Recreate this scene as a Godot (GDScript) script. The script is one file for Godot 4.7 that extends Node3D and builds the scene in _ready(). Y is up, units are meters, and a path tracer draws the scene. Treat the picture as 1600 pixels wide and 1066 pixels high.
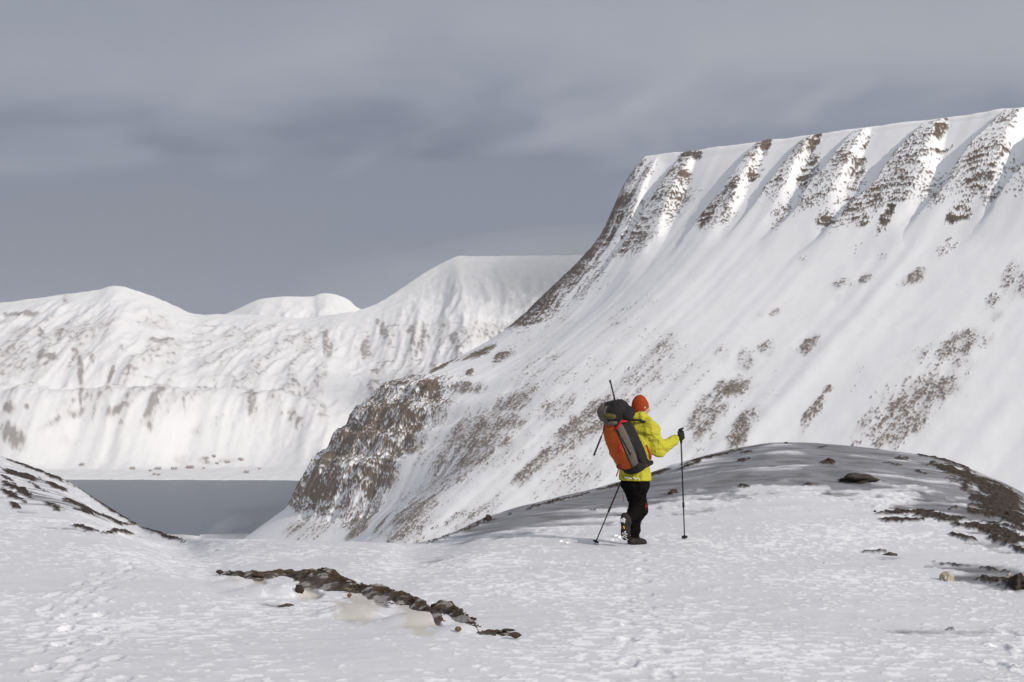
extends Node3D
# A snow covered arctic valley: a hiker on a wind scoured knoll, a big rocky mountainside across the valley, a fjord and far peaks.

const K := 2222.0            # focal length of the lens, in pixels of a frame 1600 wide
const PITCH := 0.04812       # the lens looks up by 2.76 degrees
const EYE := Vector3(0, 1.65, 0)
const SEA := -198.0

# ---------------------------------------------------------------- helpers
var names := {}

func numbered(called: String) -> String:
	var n: int = names.get(called, 0)
	names[called] = n + 1
	return called if n == 0 else "%s_%03d" % [called, n]

func tag(o: Node3D, label: String, category := "", group := "", kind := "") -> Node3D:
	if label: o.set_meta("label", label)
	if category: o.set_meta("category", category)
	if group: o.set_meta("group", group)
	if kind: o.set_meta("kind", kind)
	return o

func thing(called: String, label: String, category: String, at := Vector3.ZERO, group := "") -> Node3D:
	var o := Node3D.new()
	o.name = numbered(called)
	add_child(o, true)
	o.position = at
	tag(o, label, category, group)
	return o

func obj(called: String, mesh: Mesh, mat: Material, parent: Node3D = null) -> MeshInstance3D:
	var o := MeshInstance3D.new()
	o.mesh = mesh
	o.material_override = mat
	if parent == null:
		o.name = numbered(called)
		add_child(o, true)
	else:
		o.name = called
		parent.add_child(o, true)
	return o

func struct(called: String, mesh: Mesh, mat: Material, label: String) -> MeshInstance3D:
	var o := obj(called, mesh, mat)
	tag(o, label, "", "", "structure")
	return o

## the point that lies on the photograph's pixel (of 1600 x 1066), D metres in front of the lens
func at_px(px: float, py: float, D: float) -> Vector3:
	var x := (px - 800.0) / K
	var y := (533.0 - py) / K
	var c := cos(PITCH)
	var s := sin(PITCH)
	var up := y * c + s
	var fw := c - y * s
	return EYE + Vector3(x, up, -fw) * (D / fw)

func noise(seed_: int, freq: float, octaves := 1, ridged := false) -> FastNoiseLite:
	var n := FastNoiseLite.new()
	n.seed = seed_
	n.noise_type = FastNoiseLite.TYPE_SIMPLEX_SMOOTH
	n.frequency = freq
	n.fractal_type = FastNoiseLite.FRACTAL_NONE if octaves == 1 else (FastNoiseLite.FRACTAL_RIDGED if ridged else FastNoiseLite.FRACTAL_FBM)
	n.fractal_octaves = octaves
	return n

func lin(c: Color) -> Color:
	return c.linear_to_srgb()

## a material whose base colour is given as a real-world (linear) value
func mat(r: float, g: float, b: float, rough := 0.9, bump: Texture2D = null, bump_cm := 0.0, scale := 1.0) -> StandardMaterial3D:
	var m := StandardMaterial3D.new()
	m.albedo_color = lin(Color(r, g, b))
	m.roughness = rough
	m.metallic_specular = 0.35
	if bump:
		m.heightmap_enabled = true
		m.heightmap_texture = bump
		m.heightmap_scale = bump_cm
		m.uv1_triplanar = true
		m.uv1_scale = Vector3.ONE * scale
	return m

func vmat(rough := 0.9, spec := 0.25) -> StandardMaterial3D:
	var m := StandardMaterial3D.new()
	m.vertex_color_use_as_albedo = true
	m.roughness = rough
	m.metallic_specular = spec
	return m

func noise_tex(seed_: int, freq: float, octaves: int, size := 512) -> ImageTexture:
	var n := noise(seed_, freq, octaves)
	return ImageTexture.create_from_image(n.get_seamless_image(size, size))

func sstep(a: float, b: float, x: float) -> float:
	return smoothstep(a, b, x)

## a table of (x, y) pairs, looked up in between with smooth joins
func table(pts: Array, x: float) -> float:
	var n := pts.size()
	if x <= pts[0].x: return pts[0].y
	if x >= pts[n - 1].x: return pts[n - 1].y
	var i := 0
	while x > pts[i + 1].x: i += 1
	var p0: Vector2 = pts[maxi(i - 1, 0)]
	var p1: Vector2 = pts[i]
	var p2: Vector2 = pts[i + 1]
	var p3: Vector2 = pts[mini(i + 2, n - 1)]
	var w := p2.x - p1.x
	var m1 := (p2.y - p0.y) / maxf(p2.x - p0.x, 1e-6) * w
	var m2 := (p3.y - p1.y) / maxf(p3.x - p1.x, 1e-6) * w
	var t := (x - p1.x) / w
	var t2 := t * t
	var t3 := t2 * t
	return (2 * t3 - 3 * t2 + 1) * p1.y + (t3 - 2 * t2 + t) * m1 + (3 * t2 - 2 * t3) * p2.y + (t3 - t2) * m2

func lut(pts: Array, lo: float, hi: float, n: int, soft := 0) -> PackedFloat32Array:
	var a := PackedFloat32Array()
	for i in n + 1: a.append(table(pts, lo + (hi - lo) * i / n))
	for k in soft:
		var b := a.duplicate()
		for i in range(1, n): b[i] = (a[i - 1] + a[i] * 2.0 + a[i + 1]) * 0.25
		a = b
	return a

func look(a: PackedFloat32Array, lo: float, hi: float, x: float) -> float:
	var n := a.size() - 1
	var f := clampf((x - lo) / (hi - lo) * n, 0.0, n - 0.0001)
	var i := int(f)
	return lerpf(a[i], a[i + 1], f - i)

# ---------------------------------------------------------------- terrain sheets
# A sheet is a height field over rays that leave the viewpoint: t = x / D, D = -z; fine near the eye and coarse far away.
class Sheet:
	var ts := PackedFloat32Array()
	var ds := PackedFloat32Array()
	var masks := []                      # PackedFloat32Array each, one value per vertex
	var rows := []
	var norms := []
	var cols := []
	var tris := []
	func idx(i: int, j: int) -> int: return j * ts.size() + i

func even(lo: float, hi: float, n: int) -> PackedFloat32Array:
	var a := PackedFloat32Array()
	for i in n: a.append(lo + (hi - lo) * i / (n - 1))
	return a

func join(parts: Array) -> PackedFloat32Array:
	var a := PackedFloat32Array()
	for p in parts:
		for i in int(p[2]): a.append(lerpf(p[0], p[1], i / float(p[2])))
	return a

func new_sheet(ts: PackedFloat32Array, ds: PackedFloat32Array, n_masks: int) -> Sheet:
	var s := Sheet.new()
	s.ts = ts
	s.ds = ds
	for k in n_masks:
		var m := PackedFloat32Array()
		m.resize(ts.size() * ds.size())
		s.masks.append(m)
	return s

## where the line of sight through a pixel meets a height field; x < -50 means that it misses
func meet(px: float, py: float, height: Callable, d0: float, d1: float, step: float) -> Vector2:
	var far := at_px(px, py, 1.0) - EYE
	var t := far.x
	var up := far.y
	var D := d0
	while D < d1:
		var h: float = height.call(t, D)
		if EYE.y + up * D <= h:
			var lo := D - step
			var hi := D
			for k in 12:
				var mid := (lo + hi) * 0.5
				if EYE.y + up * mid <= height.call(t, mid): hi = mid
				else: lo = mid
			return Vector2(t, hi)
		D += step
	return Vector2(-99, 0)

var ragged: FastNoiseLite

## lays one soft oval on a mask: a and b are the ends of its long axis and w its half width, all as seen from the viewpoint, then spread on the ground they lie on
func lay(s: Sheet, mask: PackedFloat32Array, height: Callable, d0: float, d1: float, step: float, x1: float, y1: float, x2: float, y2: float, w: float, strength: float, reach := 6.0) -> void:
	var a := Vector2(x1, y1)
	var b := Vector2(x2, y2)
	var mid := (a + b) * 0.5
	var e := (b - a) * 0.5
	var along := e.normalized() if e.length() > 0.5 else Vector2(1, 0)
	var half := maxf(e.length(), 0.0) + w * 0.6
	var n := Vector2(-along.y, along.x)
	var q := meet(mid.x, mid.y, height, d0, d1, step)
	if q.x < -50: return
	var ax: Array[Vector2] = []
	for v in [along * half, n * w]:
		var f: Vector2 = meet(mid.x + v.x, mid.y + v.y, height, d0, d1, step)
		var g: Vector2 = meet(mid.x - v.x, mid.y - v.y, height, d0, d1, step)
		if f.x < -50 and g.x < -50: return
		if f.x < -50: ax.append(q - g)
		elif g.x < -50: ax.append(f - q)
		else: ax.append((f - g) * 0.5)
	# a far jump across an edge would smear the patch
	for k in 2:
		var big: float = (half if k == 0 else w) * q.y / K * reach
		if absf(ax[k].y) > big: ax[k] = ax[k] * (big / absf(ax[k].y))
	var det: float = ax[0].x * ax[1].y - ax[0].y * ax[1].x
	if absf(det) < 1e-9: return
	var rt := (absf(ax[0].x) + absf(ax[1].x)) * 1.3
	var rd := (absf(ax[0].y) + absf(ax[1].y)) * 1.3
	var nt := s.ts.size()
	var i0 := maxi(s.ts.bsearch(q.x - rt), 0)
	var i1 := mini(s.ts.bsearch(q.x + rt), nt - 1)
	var j0 := maxi(s.ds.bsearch(q.y - rd), 0)
	var j1 := mini(s.ds.bsearch(q.y + rd), s.ds.size() - 1)
	for j in range(j0, j1 + 1):
		var dd := s.ds[j] - q.y
		for i in range(i0, i1 + 1):
			var dt := s.ts[i] - q.x
			var u := (dt * ax[1].y - dd * ax[1].x) / det
			var v := (ax[0].x * dd - ax[0].y * dt) / det
			var r := sqrt(u * u + v * v)
			if r < 1.5:
				r += ragged.get_noise_2d(s.ts[i] * K * 0.9, s.ds[j] * K * 0.9 / q.y * 0.35) * 0.45
				var m := strength * clampf((1.2 - r) / 0.75, 0.0, 1.0)
				var at := j * nt + i
				if m > mask[at]: mask[at] = m

## vertex: Callable(t, D, at) -> Color whose alpha is the height
func finish(s: Sheet, vertex: Callable) -> ArrayMesh:
	var nt := s.ts.size()
	var nd := s.ds.size()
	s.rows.resize(nd)
	s.cols.resize(nd)
	s.norms.resize(nd)
	s.tris.resize(nd)
	var work := func(j: int) -> void:
		var p := PackedVector3Array()
		var c := PackedColorArray()
		p.resize(nt)
		c.resize(nt)
		var D := s.ds[j]
		for i in nt:
			var v: Color = vertex.call(s.ts[i], D, j * nt + i)
			p[i] = Vector3(s.ts[i] * D, v.a, -D)
			c[i] = Color(v.r, v.g, v.b)
		s.rows[j] = p
		s.cols[j] = c
	WorkerThreadPool.wait_for_group_task_completion(WorkerThreadPool.add_group_task(work, nd, -1, true))
	var work2 := func(j: int) -> void:
		var here: PackedVector3Array = s.rows[j]
		var up: PackedVector3Array = s.rows[mini(j + 1, nd - 1)]
		var down: PackedVector3Array = s.rows[maxi(j - 1, 0)]
		var n := PackedVector3Array()
		n.resize(nt)
		for i in nt:
			var e := here[mini(i + 1, nt - 1)] - here[maxi(i - 1, 0)]
			n[i] = e.cross(up[i] - down[i]).normalized()
		s.norms[j] = n
		if j < nd - 1:
			var f := PackedInt32Array()
			f.resize((nt - 1) * 6)
			var at := 0
			var base := j * nt
			for i in nt - 1:
				var q := base + i
				f[at] = q
				f[at + 1] = q + nt
				f[at + 2] = q + 1
				f[at + 3] = q + 1
				f[at + 4] = q + nt
				f[at + 5] = q + nt + 1
				at += 6
			s.tris[j] = f
	WorkerThreadPool.wait_for_group_task_completion(WorkerThreadPool.add_group_task(work2, nd, -1, true))
	var P := PackedVector3Array()
	var N := PackedVector3Array()
	var C := PackedColorArray()
	var T := PackedInt32Array()
	for j in nd:
		P.append_array(s.rows[j])
		N.append_array(s.norms[j])
		C.append_array(s.cols[j])
		if j < nd - 1: T.append_array(s.tris[j])
	var arr := []
	arr.resize(Mesh.ARRAY_MAX)
	arr[Mesh.ARRAY_VERTEX] = P
	arr[Mesh.ARRAY_NORMAL] = N
	arr[Mesh.ARRAY_COLOR] = C
	arr[Mesh.ARRAY_INDEX] = T
	var m := ArrayMesh.new()
	m.add_surface_from_arrays(Mesh.PRIMITIVE_TRIANGLES, arr)
	s.rows.clear()
	s.cols.clear()
	s.norms.clear()
	s.tris.clear()
	return m

# ---------------------------------------------------------------- the mountainside across the valley
const CORNER := Vector2(180, -1900)
var strike := Vector2(0.67, 0.742)
var outward := Vector2(-0.742, 0.67)
var back_dir := Vector2(0.30, -0.954)
var back_out := Vector2(-0.954, -0.30)
var nose_lut: PackedFloat32Array
var face_lut: PackedFloat32Array
var ribs: Array[Vector4] = []           # (place along the edge, half width, height, length down the slope)
var n_big := noise(11, 0.006, 3)
var n_mid := noise(12, 0.03, 3)
var n_fine := noise(13, 0.17, 2)
var n_speck := noise(14, 0.24, 2)
var n_flute := noise(15, 0.02, 2)

func edge_of(x: float, z: float) -> Vector2:
	var p := Vector2(x, z) - CORNER
	var s := p.dot(strike)
	var a := p.dot(outward)
	var b := p.dot(back_dir)
	var c := p.dot(back_out)
	if a <= 0 and c <= 0: return Vector2(maxf(a, c), s)
	var d := p.length()
	if s >= 0: d = minf(d, absf(a))
	if b >= 0: d = minf(d, absf(c))
	return Vector2(d, s)

## (how far a rib stands out here, how much of a rib this is)
func rib_rise(s: float, d: float) -> Vector2:
	if d < -1.0 or d > 205.0: return Vector2.ZERO
	var sw := s + n_mid.get_noise_2d(s * 0.4, d * 0.5) * 9.0 * sstep(15.0, 80.0, d)
	var rise := 0.0
	var share := 0.0
	for r in ribs:
		var w: float = r.y * (0.30 + d * 0.0082)
		var o: float = (sw - r.x) / w
		var q: float = clampf((1.0 - absf(o)) * (2.6 if o < 0 else 1.5), 0.0, 1.0)
		var end := 1.0 - sstep(r.w - 62.0, r.w + 24.0, d + n_mid.get_noise_2d(s * 0.3, 7.0) * 14.0)
		rise = maxf(rise, r.z * sstep(0.0, 1.0, q) * (0.86 + 0.14 * (1.0 - absf(o))) * end)
		share = maxf(share, q * end)
	return Vector2(rise * sstep(2.0, 75.0, d) - (1.0 - share) * 7.0 * sstep(-1.0, 10.0, d) * (1.0 - sstep(20.0, 110.0, d)) * sstep(15.0, 50.0, s), share)

func mountain_base(t: float, D: float) -> float:
	var x := t * D
	var e := edge_of(x, -D)
	var d := e.x
	var s := e.y
	var top := 343.5 - 0.036 * maxf(s, 0.0) + n_big.get_noise_1d(s * 1.6) * 2.6 * sstep(10.0, 60.0, s)
	if d < -40.0: return top + 2.0
	d -= rib_rise(s, d).x
	d += n_big.get_noise_2d(x * 1.3, D * 1.3) * 1.7 * sstep(10.0, 160.0, d)
	var nose := 1.0 - sstep(-40.0, 260.0, s)
	var drop := look(face_lut, 0.0, 1000.0, d)
	if nose > 0.0:
		drop = lerpf(drop, look(nose_lut, 0.0, 1000.0, d + n_mid.get_noise_2d(s * 0.8, D * 0.2) * 9.0 * sstep(250.0, 400.0, d) * (1.0 - sstep(466.0, 484.0, d)) * (1.0 - sstep(-40.0, 50.0, s))), nose)
	# flutes that follow the fall line
	drop += n_flute.get_noise_2d(s * 1.2, d * 0.18) * 0.15 * sstep(120.0, 260.0, d)
	return top - drop + minf(d, 0.0) * -0.01

const MOUNTAIN_PATCHES := [
	# x1, y1, x2, y2, half width, strength
	1005, 262, 968, 298, 8, .7, 978, 290, 928, 385, 14, 1., 1003, 285, 962, 332, 8, .95, 1090, 231, 1060, 250, 11, 1., 1075, 270, 1050, 280, 14, .7, 1092, 281, 1032, 283, 4, 1.,
	1075, 300, 1025, 345, 30, .5, 1010, 310, 980, 360, 20, .45, 935, 385, 850, 465, 11, .7, 965, 400, 890, 445, 28, .38, 940, 440, 860, 480, 16, .35, 1000, 350, 960, 400, 20, .3,
	1204, 214, 1189, 238, 8, 1., 1190, 245, 1165, 290, 15, .6, 1188, 270, 1170, 285, 12, .7, 1120, 318, 1090, 348, 13, .7, 1155, 305, 1100, 345, 20, .45,
	1281, 210, 1264, 238, 9, 1., 1276, 245, 1243, 300, 16, .6, 1256, 275, 1246, 285, 12, .8, 1243, 310, 1212, 350, 16, .5,
	1363, 212, 1345, 236, 8, .7, 1352, 247, 1330, 256, 13, .65, 1348, 262, 1312, 322, 22, .5, 1285, 345, 1306, 355, 9, .8, 1312, 330, 1280, 350, 16, .45,
	1478, 188, 1460, 212, 12, .9, 1465, 235, 1402, 262, 12, .55, 1490, 234, 1440, 242, 5, .8, 1420, 262, 1396, 300, 22, .5, 1396, 310, 1374, 358, 10, .95, 1475, 270, 1430, 330, 28, .38, 1356, 338, 1348, 352, 9, .8,
	1582, 220, 1560, 246, 9, .8, 1562, 250, 1500, 320, 22, .55, 1478, 345, 1525, 328, 11, .85, 1594, 250, 1545, 315, 26, .45, 1500, 370, 1468, 400, 14, .35, 1520, 300, 1490, 340, 16, .55,
	1345, 380, 1338, 392, 8, .4, 1372, 398, 1384, 402, 9, .38, 1256, 402, 1248, 410, 7, .35, 1442, 426, 1414, 444, 9, .6, 1580, 425, 1590, 450, 24, .55, 1562, 462, 1545, 474, 10, .5, 1564, 490, 1552, 496, 10, .35,
	1330, 440, 1300, 448, 10, .4, 1366, 431, 1345, 440, 8, .5, 1312, 462, 1306, 470, 7, .35, 1222, 483, 1205, 492, 5, .6, 1192, 489, 1180, 495, 7, .35, 1274, 530, 1248, 552, 11, .6, 1172, 548, 1150, 575, 12, .42,
	1204, 538, 1185, 552, 10, .55, 1180, 562, 1160, 580, 11, .5, 1135, 545, 1120, 560, 16, .3, 1530, 519, 1486, 529, 10, .65, 1548, 525, 1450, 555, 17, .55, 1520, 560, 1480, 572, 9, .4,
	1490, 590, 1340, 695, 36, .6, 1495, 592, 1405, 620, 11, .65, 1455, 640, 1380, 690, 24, .6, 1295, 607, 1240, 685, 9, .6, 1300, 605, 1290, 612, 6, .8, 1185, 602, 1115, 608, 13, .75, 1125, 610, 1078, 690, 24, .6, 1165, 655, 1148, 695, 15, .75, 1190, 640, 1160, 660, 14, .45,
	1062, 520, 1012, 572, 18, .42, 1045, 562, 960, 612, 24, .45, 1002, 612, 862, 692, 26, .62, 1000, 640, 940, 690, 24, .45, 930, 645, 810, 765, 12, .45,
	846, 602, 765, 650, 15, .6, 806, 640, 690, 740, 34, .62, 745, 700, 655, 785, 34, .5, 765, 650, 700, 700, 20, .62, 872, 690, 800, 762, 12, .68, 925, 715, 860, 785, 40, .36,
	690, 765, 600, 842, 26, .5, 592, 785, 540, 852, 12, .65, 612, 798, 572, 850, 5, .65, 530, 790, 445, 850, 24, .42, 780, 780, 680, 850, 22, .42, 800, 690, 760, 740, 30, .3, 560, 800, 530, 830, 10, .5,
	650, 602, 690, 600, 9, .8, 700, 604, 760, 606, 9, .65, 772, 543, 720, 562, 8, .7, 802, 546, 768, 572, 8, .6, 740, 578, 730, 586, 5, .8, 712, 560, 672, 584, 6, .9, 640, 596, 616, 602, 6, .9,
	700, 630, 680, 670, 18, .5, 1008, 480, 960, 520, 40, .22, 880, 560, 800, 590, 30, .3, 1350, 580, 1330, 600, 20, .2, 1100, 420, 1080, 435, 14, .14, 900, 620, 850, 650, 24, .45,
	960, 560, 830, 660, 46, .26, 1100, 560, 980, 640, 50, .22, 760, 640, 640, 720, 50, .3, 700, 720, 560, 830, 50, .24, 1500, 560, 1400, 640, 50, .2, 900, 480, 820, 540, 30, .24, 1230, 560, 1130, 640, 40, .18, 860, 470, 790, 530, 20, .34, 700, 590, 660, 640, 26, .4,
	655, 615, 600, 680, 34, .7, 610, 620, 545, 700, 26, .75, 560, 680, 500, 745, 24, .85, 500, 735, 482, 765, 16, 1.1, 540, 740, 505, 772, 14, 1., 610, 720, 560, 735, 26, .75, 600, 740, 570, 780, 14, .95, 655, 690, 615, 720, 18, .8, 560, 760, 600, 775, 9, .8, 520, 785, 480, 805, 10, .55, 590, 650, 560, 700, 20, .7,
]

const NOSE_BLUFFS := [Vector3(470, 785, 0)]

func build_mountain() -> void:
	nose_lut = lut([Vector2(-50, 0), Vector2(-10, 0), Vector2(0, 1), Vector2(30, 42), Vector2(64, 112), Vector2(141, 193), Vector2(188, 235), Vector2(265, 279), Vector2(333, 305), Vector2(352, 312), Vector2(366, 330), Vector2(384, 342), Vector2(394, 362), Vector2(412, 374), Vector2(420, 392), Vector2(438, 404), Vector2(448, 422), Vector2(468, 463), Vector2(484, 476), Vector2(547, 521), Vector2(600, 556), Vector2(1000, 620)], 0.0, 1000.0, 1000, 1)
	face_lut = lut([Vector2(-50, 0), Vector2(-10, 0), Vector2(0, 1), Vector2(15, 8), Vector2(60, 63), Vector2(110, 115), Vector2(200, 188), Vector2(330, 278), Vector2(460, 367), Vector2(600, 455), Vector2(740, 545), Vector2(1000, 620)], 0.0, 1000.0, 1000, 4)
	for r in [[1083, 40, 13, 158], [1030, 18, 6, 120], [1198, 29, 10, 138], [1276, 25, 9, 124], [1358, 33, 12, 142], [1474, 46, 15, 166], [1600, 44, 17, 150], [1720, 44, 26, 150], [1840, 40, 24, 150]]:
		var t: float = (float(r[0]) - 800.0) / K
		# where that line of sight crosses the plateau's edge
		var s := (t * -CORNER.y - CORNER.x) / (strike.x + t * strike.y)
		ribs.append(Vector4(s, r[1], r[2], r[3]))
	var sh := new_sheet(join([[-0.215, -0.158, 60], [-0.158, -0.055, 230], [-0.055, 0.39, 630], [0.39, 0.50, 60]]), join([[1000.0, 1700.0, 430], [1700.0, 1965.0, 260], [1965.0, 2070.0, 50]]), 1)
	var rock: PackedFloat32Array = sh.masks[0]
	for k in range(0, MOUNTAIN_PATCHES.size(), 6):
		lay(sh, rock, mountain_base, 1005.0, 2060.0, 5.0, MOUNTAIN_PATCHES[k], MOUNTAIN_PATCHES[k + 1], MOUNTAIN_PATCHES[k + 2], MOUNTAIN_PATCHES[k + 3], MOUNTAIN_PATCHES[k + 4] * (1.3 if MOUNTAIN_PATCHES[k + 1] > 400 else 1.0), MOUNTAIN_PATCHES[k + 5] * (1.1 if MOUNTAIN_PATCHES[k + 1] > 400 else 1.0))
	var vertex := func(t: float, D: float, at: int) -> Color:
		var h := mountain_base(t, D)
		var x := t * D
		var m := rock[at]
		var e := edge_of(x, -D)
		# the end of the spur is bare wherever it is steep
		var tip := 1.0 - sstep(-60.0, 90.0, e.y)
		if tip > 0.0 and e.x > 4.0 and e.x < 480.0:
			var ee := e.x + n_mid.get_noise_2d(e.y * 0.8, D * 0.2) * 9.0 * sstep(250.0, 400.0, e.x) * (1.0 - sstep(466.0, 484.0, e.x)) * (1.0 - sstep(-40.0, 50.0, e.y))
			var steep := (look(nose_lut, 0.0, 1000.0, ee + 3.0) - look(nose_lut, 0.0, 1000.0, ee - 3.0)) / 6.0
			m = maxf(m, tip * sstep(0.75, 1.5, steep) * (0.70 if e.x > 300.0 else 0.8))
			m = maxf(m, tip * (0.53 + 0.3 * n_big.get_noise_2d(x * 5.0, h * 7.0)) * sstep(300.0, 335.0, e.x + n_mid.get_noise_2d(x, D) * 20.0) * (1.0 - sstep(464.0, 476.0, e.x)))
		# the rib faces are bare in specks all over, most at their upper ends
		var rq := rib_rise(e.y, e.x)
		m = maxf(m, sstep(0.45, 0.9, rq.y) * sstep(3.0, 14.0, e.x) * (0.5 + 0.2 * n_big.get_noise_2d(x * 3.0, D * 3.0)))
		var streak := n_mid.get_noise_2d(e.y * 2.2, e.x * 0.30)
		if e.y < 70.0 and e.x > 6.0 and e.x < 190.0:
			m = maxf(m, (1.0 - sstep(-30.0, 55.0, e.y + streak * 40.0)) * (0.88 + 0.3 * n_big.get_noise_2d(x * 4.0, h * 4.0) - 0.25 * sstep(100.0, 185.0, e.x)))
		var c := Color(0.80, 0.805, 0.82)
		if h < SEA - 12.0: return Color(c.r, c.g, c.b, SEA - 12.0)
		h += n_mid.get_noise_2d(x * 1.3, D * 1.3) * 0.22
		if m > 0.02:
			# beds of rock: bare risers, treads that hold snow; lower down loose scree in streaks under a dusting of snow
			var talus := sstep(160.0, 205.0, e.x) * (1.0 - sstep(0.15, 0.5, tip))
			talus = maxf(talus, sstep(468.0, 484.0, e.x))
			var hi := sstep(0.4, 0.75, m) * (1.0 - talus) * (0.55 if e.x > 250.0 else 1.0)
			var ph := h / (9.0 if e.x < 250.0 else 15.0) + n_mid.get_noise_2d(x * 0.22, D * 0.22) * 1.8 + n_mid.get_noise_1d(h * 1.1) * 1.2
			if e.x < 250.0 and e.y < 20.0: hi *= 0.4
			ph -= floorf(ph)
			var riser := sstep(0.3, 0.6, ph) * (1.0 - sstep(0.88, 1.0, ph))
			var yv := h * lerpf(2.1, 0.8, sstep(0.2, 0.7, tip) * sstep(250.0, 330.0, e.x))
			var stones := n_speck.get_noise_3d(x * 1.2, yv, D * 1.2) * 0.5 + n_fine.get_noise_3d(x * 0.75, yv * 0.9, D * 0.75) * 0.36 + n_mid.get_noise_3d(x * 1.1, yv * 0.5, D * 1.1) * 0.3
			var cover := m * 1.1 - 0.55 + stones + (riser - 0.55) * 0.5 * hi - 0.05 * tip
			cover += talus * streak * 0.24
			if talus > 0.0:
				var veil := sstep(0.06, 0.75, m * (0.9 + streak * 0.6) + stones * 0.12) * 0.5 * talus
				c = c.lerp(Color(0.33, 0.295, 0.28), veil)
			var bluff := sstep(290.0, 330.0, e.x) * sstep(0.2, 0.6, m) * (1.0 - talus)
			var k := sstep(-0.02, 0.13 + talus * 0.05, cover - talus * 0.08 + bluff * n_speck.get_noise_3d(x * 1.6, h * 1.6, D * 1.6) * 0.45)
			if k > 0:
				var tone := 0.95 + n_speck.get_noise_3d(x * 1.3 + 90.0, yv * 0.8, -D) * 0.75
				var warm := n_mid.get_noise_2d(x * 0.7, h * 0.7) * 0.5 + 0.5
				var rc := Color(0.10, 0.08, 0.07).lerp(Color(0.15, 0.105, 0.07), warm) * tone
				if e.x > 250.0: rc = (rc * 0.6 + Color(0.056, 0.043, 0.034)) * 1.2
				c = c.lerp(rc, k * (0.985 - talus * 0.14))
				h += k * (0.6 + stones * 2.6) * minf(1.0, m + 0.2)
			h += (sstep(0.35, 0.8, ph) - ph) * 3.0 * hi + bluff * (n_fine.get_noise_3d(x * 0.6, h * 0.3, D * 0.6) * 2.2 + stones * 1.6)
		return Color(c.r, c.g, c.b, h)
	struct("mountain", finish(sh, vertex), vmat(0.95, 0.1), "snowy flat-topped mountainside with dark rock ribs under its rim and scree patches below")

# ---------------------------------------------------------------- far peaks beyond the fjord
const FAR_CREST := [Vector2(-260, 500), Vector2(-100, 484), Vector2(0, 473), Vector2(60, 465), Vector2(105, 459), Vector2(150, 453), Vector2(178, 446), Vector2(205, 452), Vector2(240, 464), Vector2(275, 479), Vector2(300, 490), Vector2(340, 491), Vector2(400, 492), Vector2(470, 497), Vector2(530, 490), Vector2(560, 485), Vector2(600, 468), Vector2(650, 434), Vector2(690, 411), Vector2(712, 401), Vector2(730, 400), Vector2(860, 399), Vector2(1100, 396)]
var far_lut: PackedFloat32Array
var far_dist: PackedFloat32Array
var far_bench: PackedFloat32Array
var g_far := noise(21, 0.0034, 3, true)
var g_warp := noise(22, 0.0016, 2)
var g_fine := noise(23, 0.016, 3)
var g_speck := noise(24, 0.045, 2)

func far_base(t: float, D: float) -> float:
	var px := 800.0 + t * K
	var dc := look(far_dist, -300.0, 1100.0, px)
	var crest := look(far_lut, -300.0, 1100.0, px)
	var b := look(far_bench, -300.0, 1100.0, px)
	var x := t * D
	var shore := 4080.0 - px * 0.12 + g_warp.get_noise_1d(x * 4.0) * 25.0
	if D < shore: return SEA - 6.0
	if D > dc: return crest - (D - dc) * 0.25
	var u := (D - shore) / (dc - shore)
	var low := SEA + 1.5 + minf(u / 0.12, 1.0) * 12.0
	# a bench with a steep front on the left; a long even slope on the right
	var lv := SEA + 258.0 + g_warp.get_noise_1d(x * 0.6) * 14.0
	var ub := clampf((u - 0.16 - g_warp.get_noise_2d(x * 1.3, 40.0) * 0.05) / 0.2, 0.0, 1.0)
	var uu := clampf((u - 0.44) / 0.56, 0.0, 1.0)
	var stepped := lerpf(low, lv, sstep(0.0, 1.0, ub)) + sstep(0.36, 0.5, u) * 18.0
	stepped = lerpf(stepped, crest, pow(uu, 0.9))
	var even_slope := lerpf(low, crest, pow(clampf((u - 0.13) / 0.87, 0.0, 1.0), 1.35))
	var h := lerpf(even_slope, stepped, b)
	# ribs and gullies running down to us
	var g := g_far.get_noise_2d(x + g_warp.get_noise_2d(x, D) * 45.0, D * 0.2)
	var env := sstep(0.14, 0.4, u) * (1.0 - sstep(0.84, 0.99, u))
	h += (g - 0.15) * 17.0 * env
	h += g_far.get_noise_2d(x * 2.8 + 400.0, D * 0.45) * 8.0 * env
	if px > 500.0:
		h += maxf(0.0, 1.0 - absf(px - 716.0 - (1.0 - u) * 30.0) / (16.0 + (1.0 - u) * 90.0)) * 42.0 * sstep(0.0, 0.25, 1.0 - u) * sstep(0.2, 0.5, u)
	return h

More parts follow.
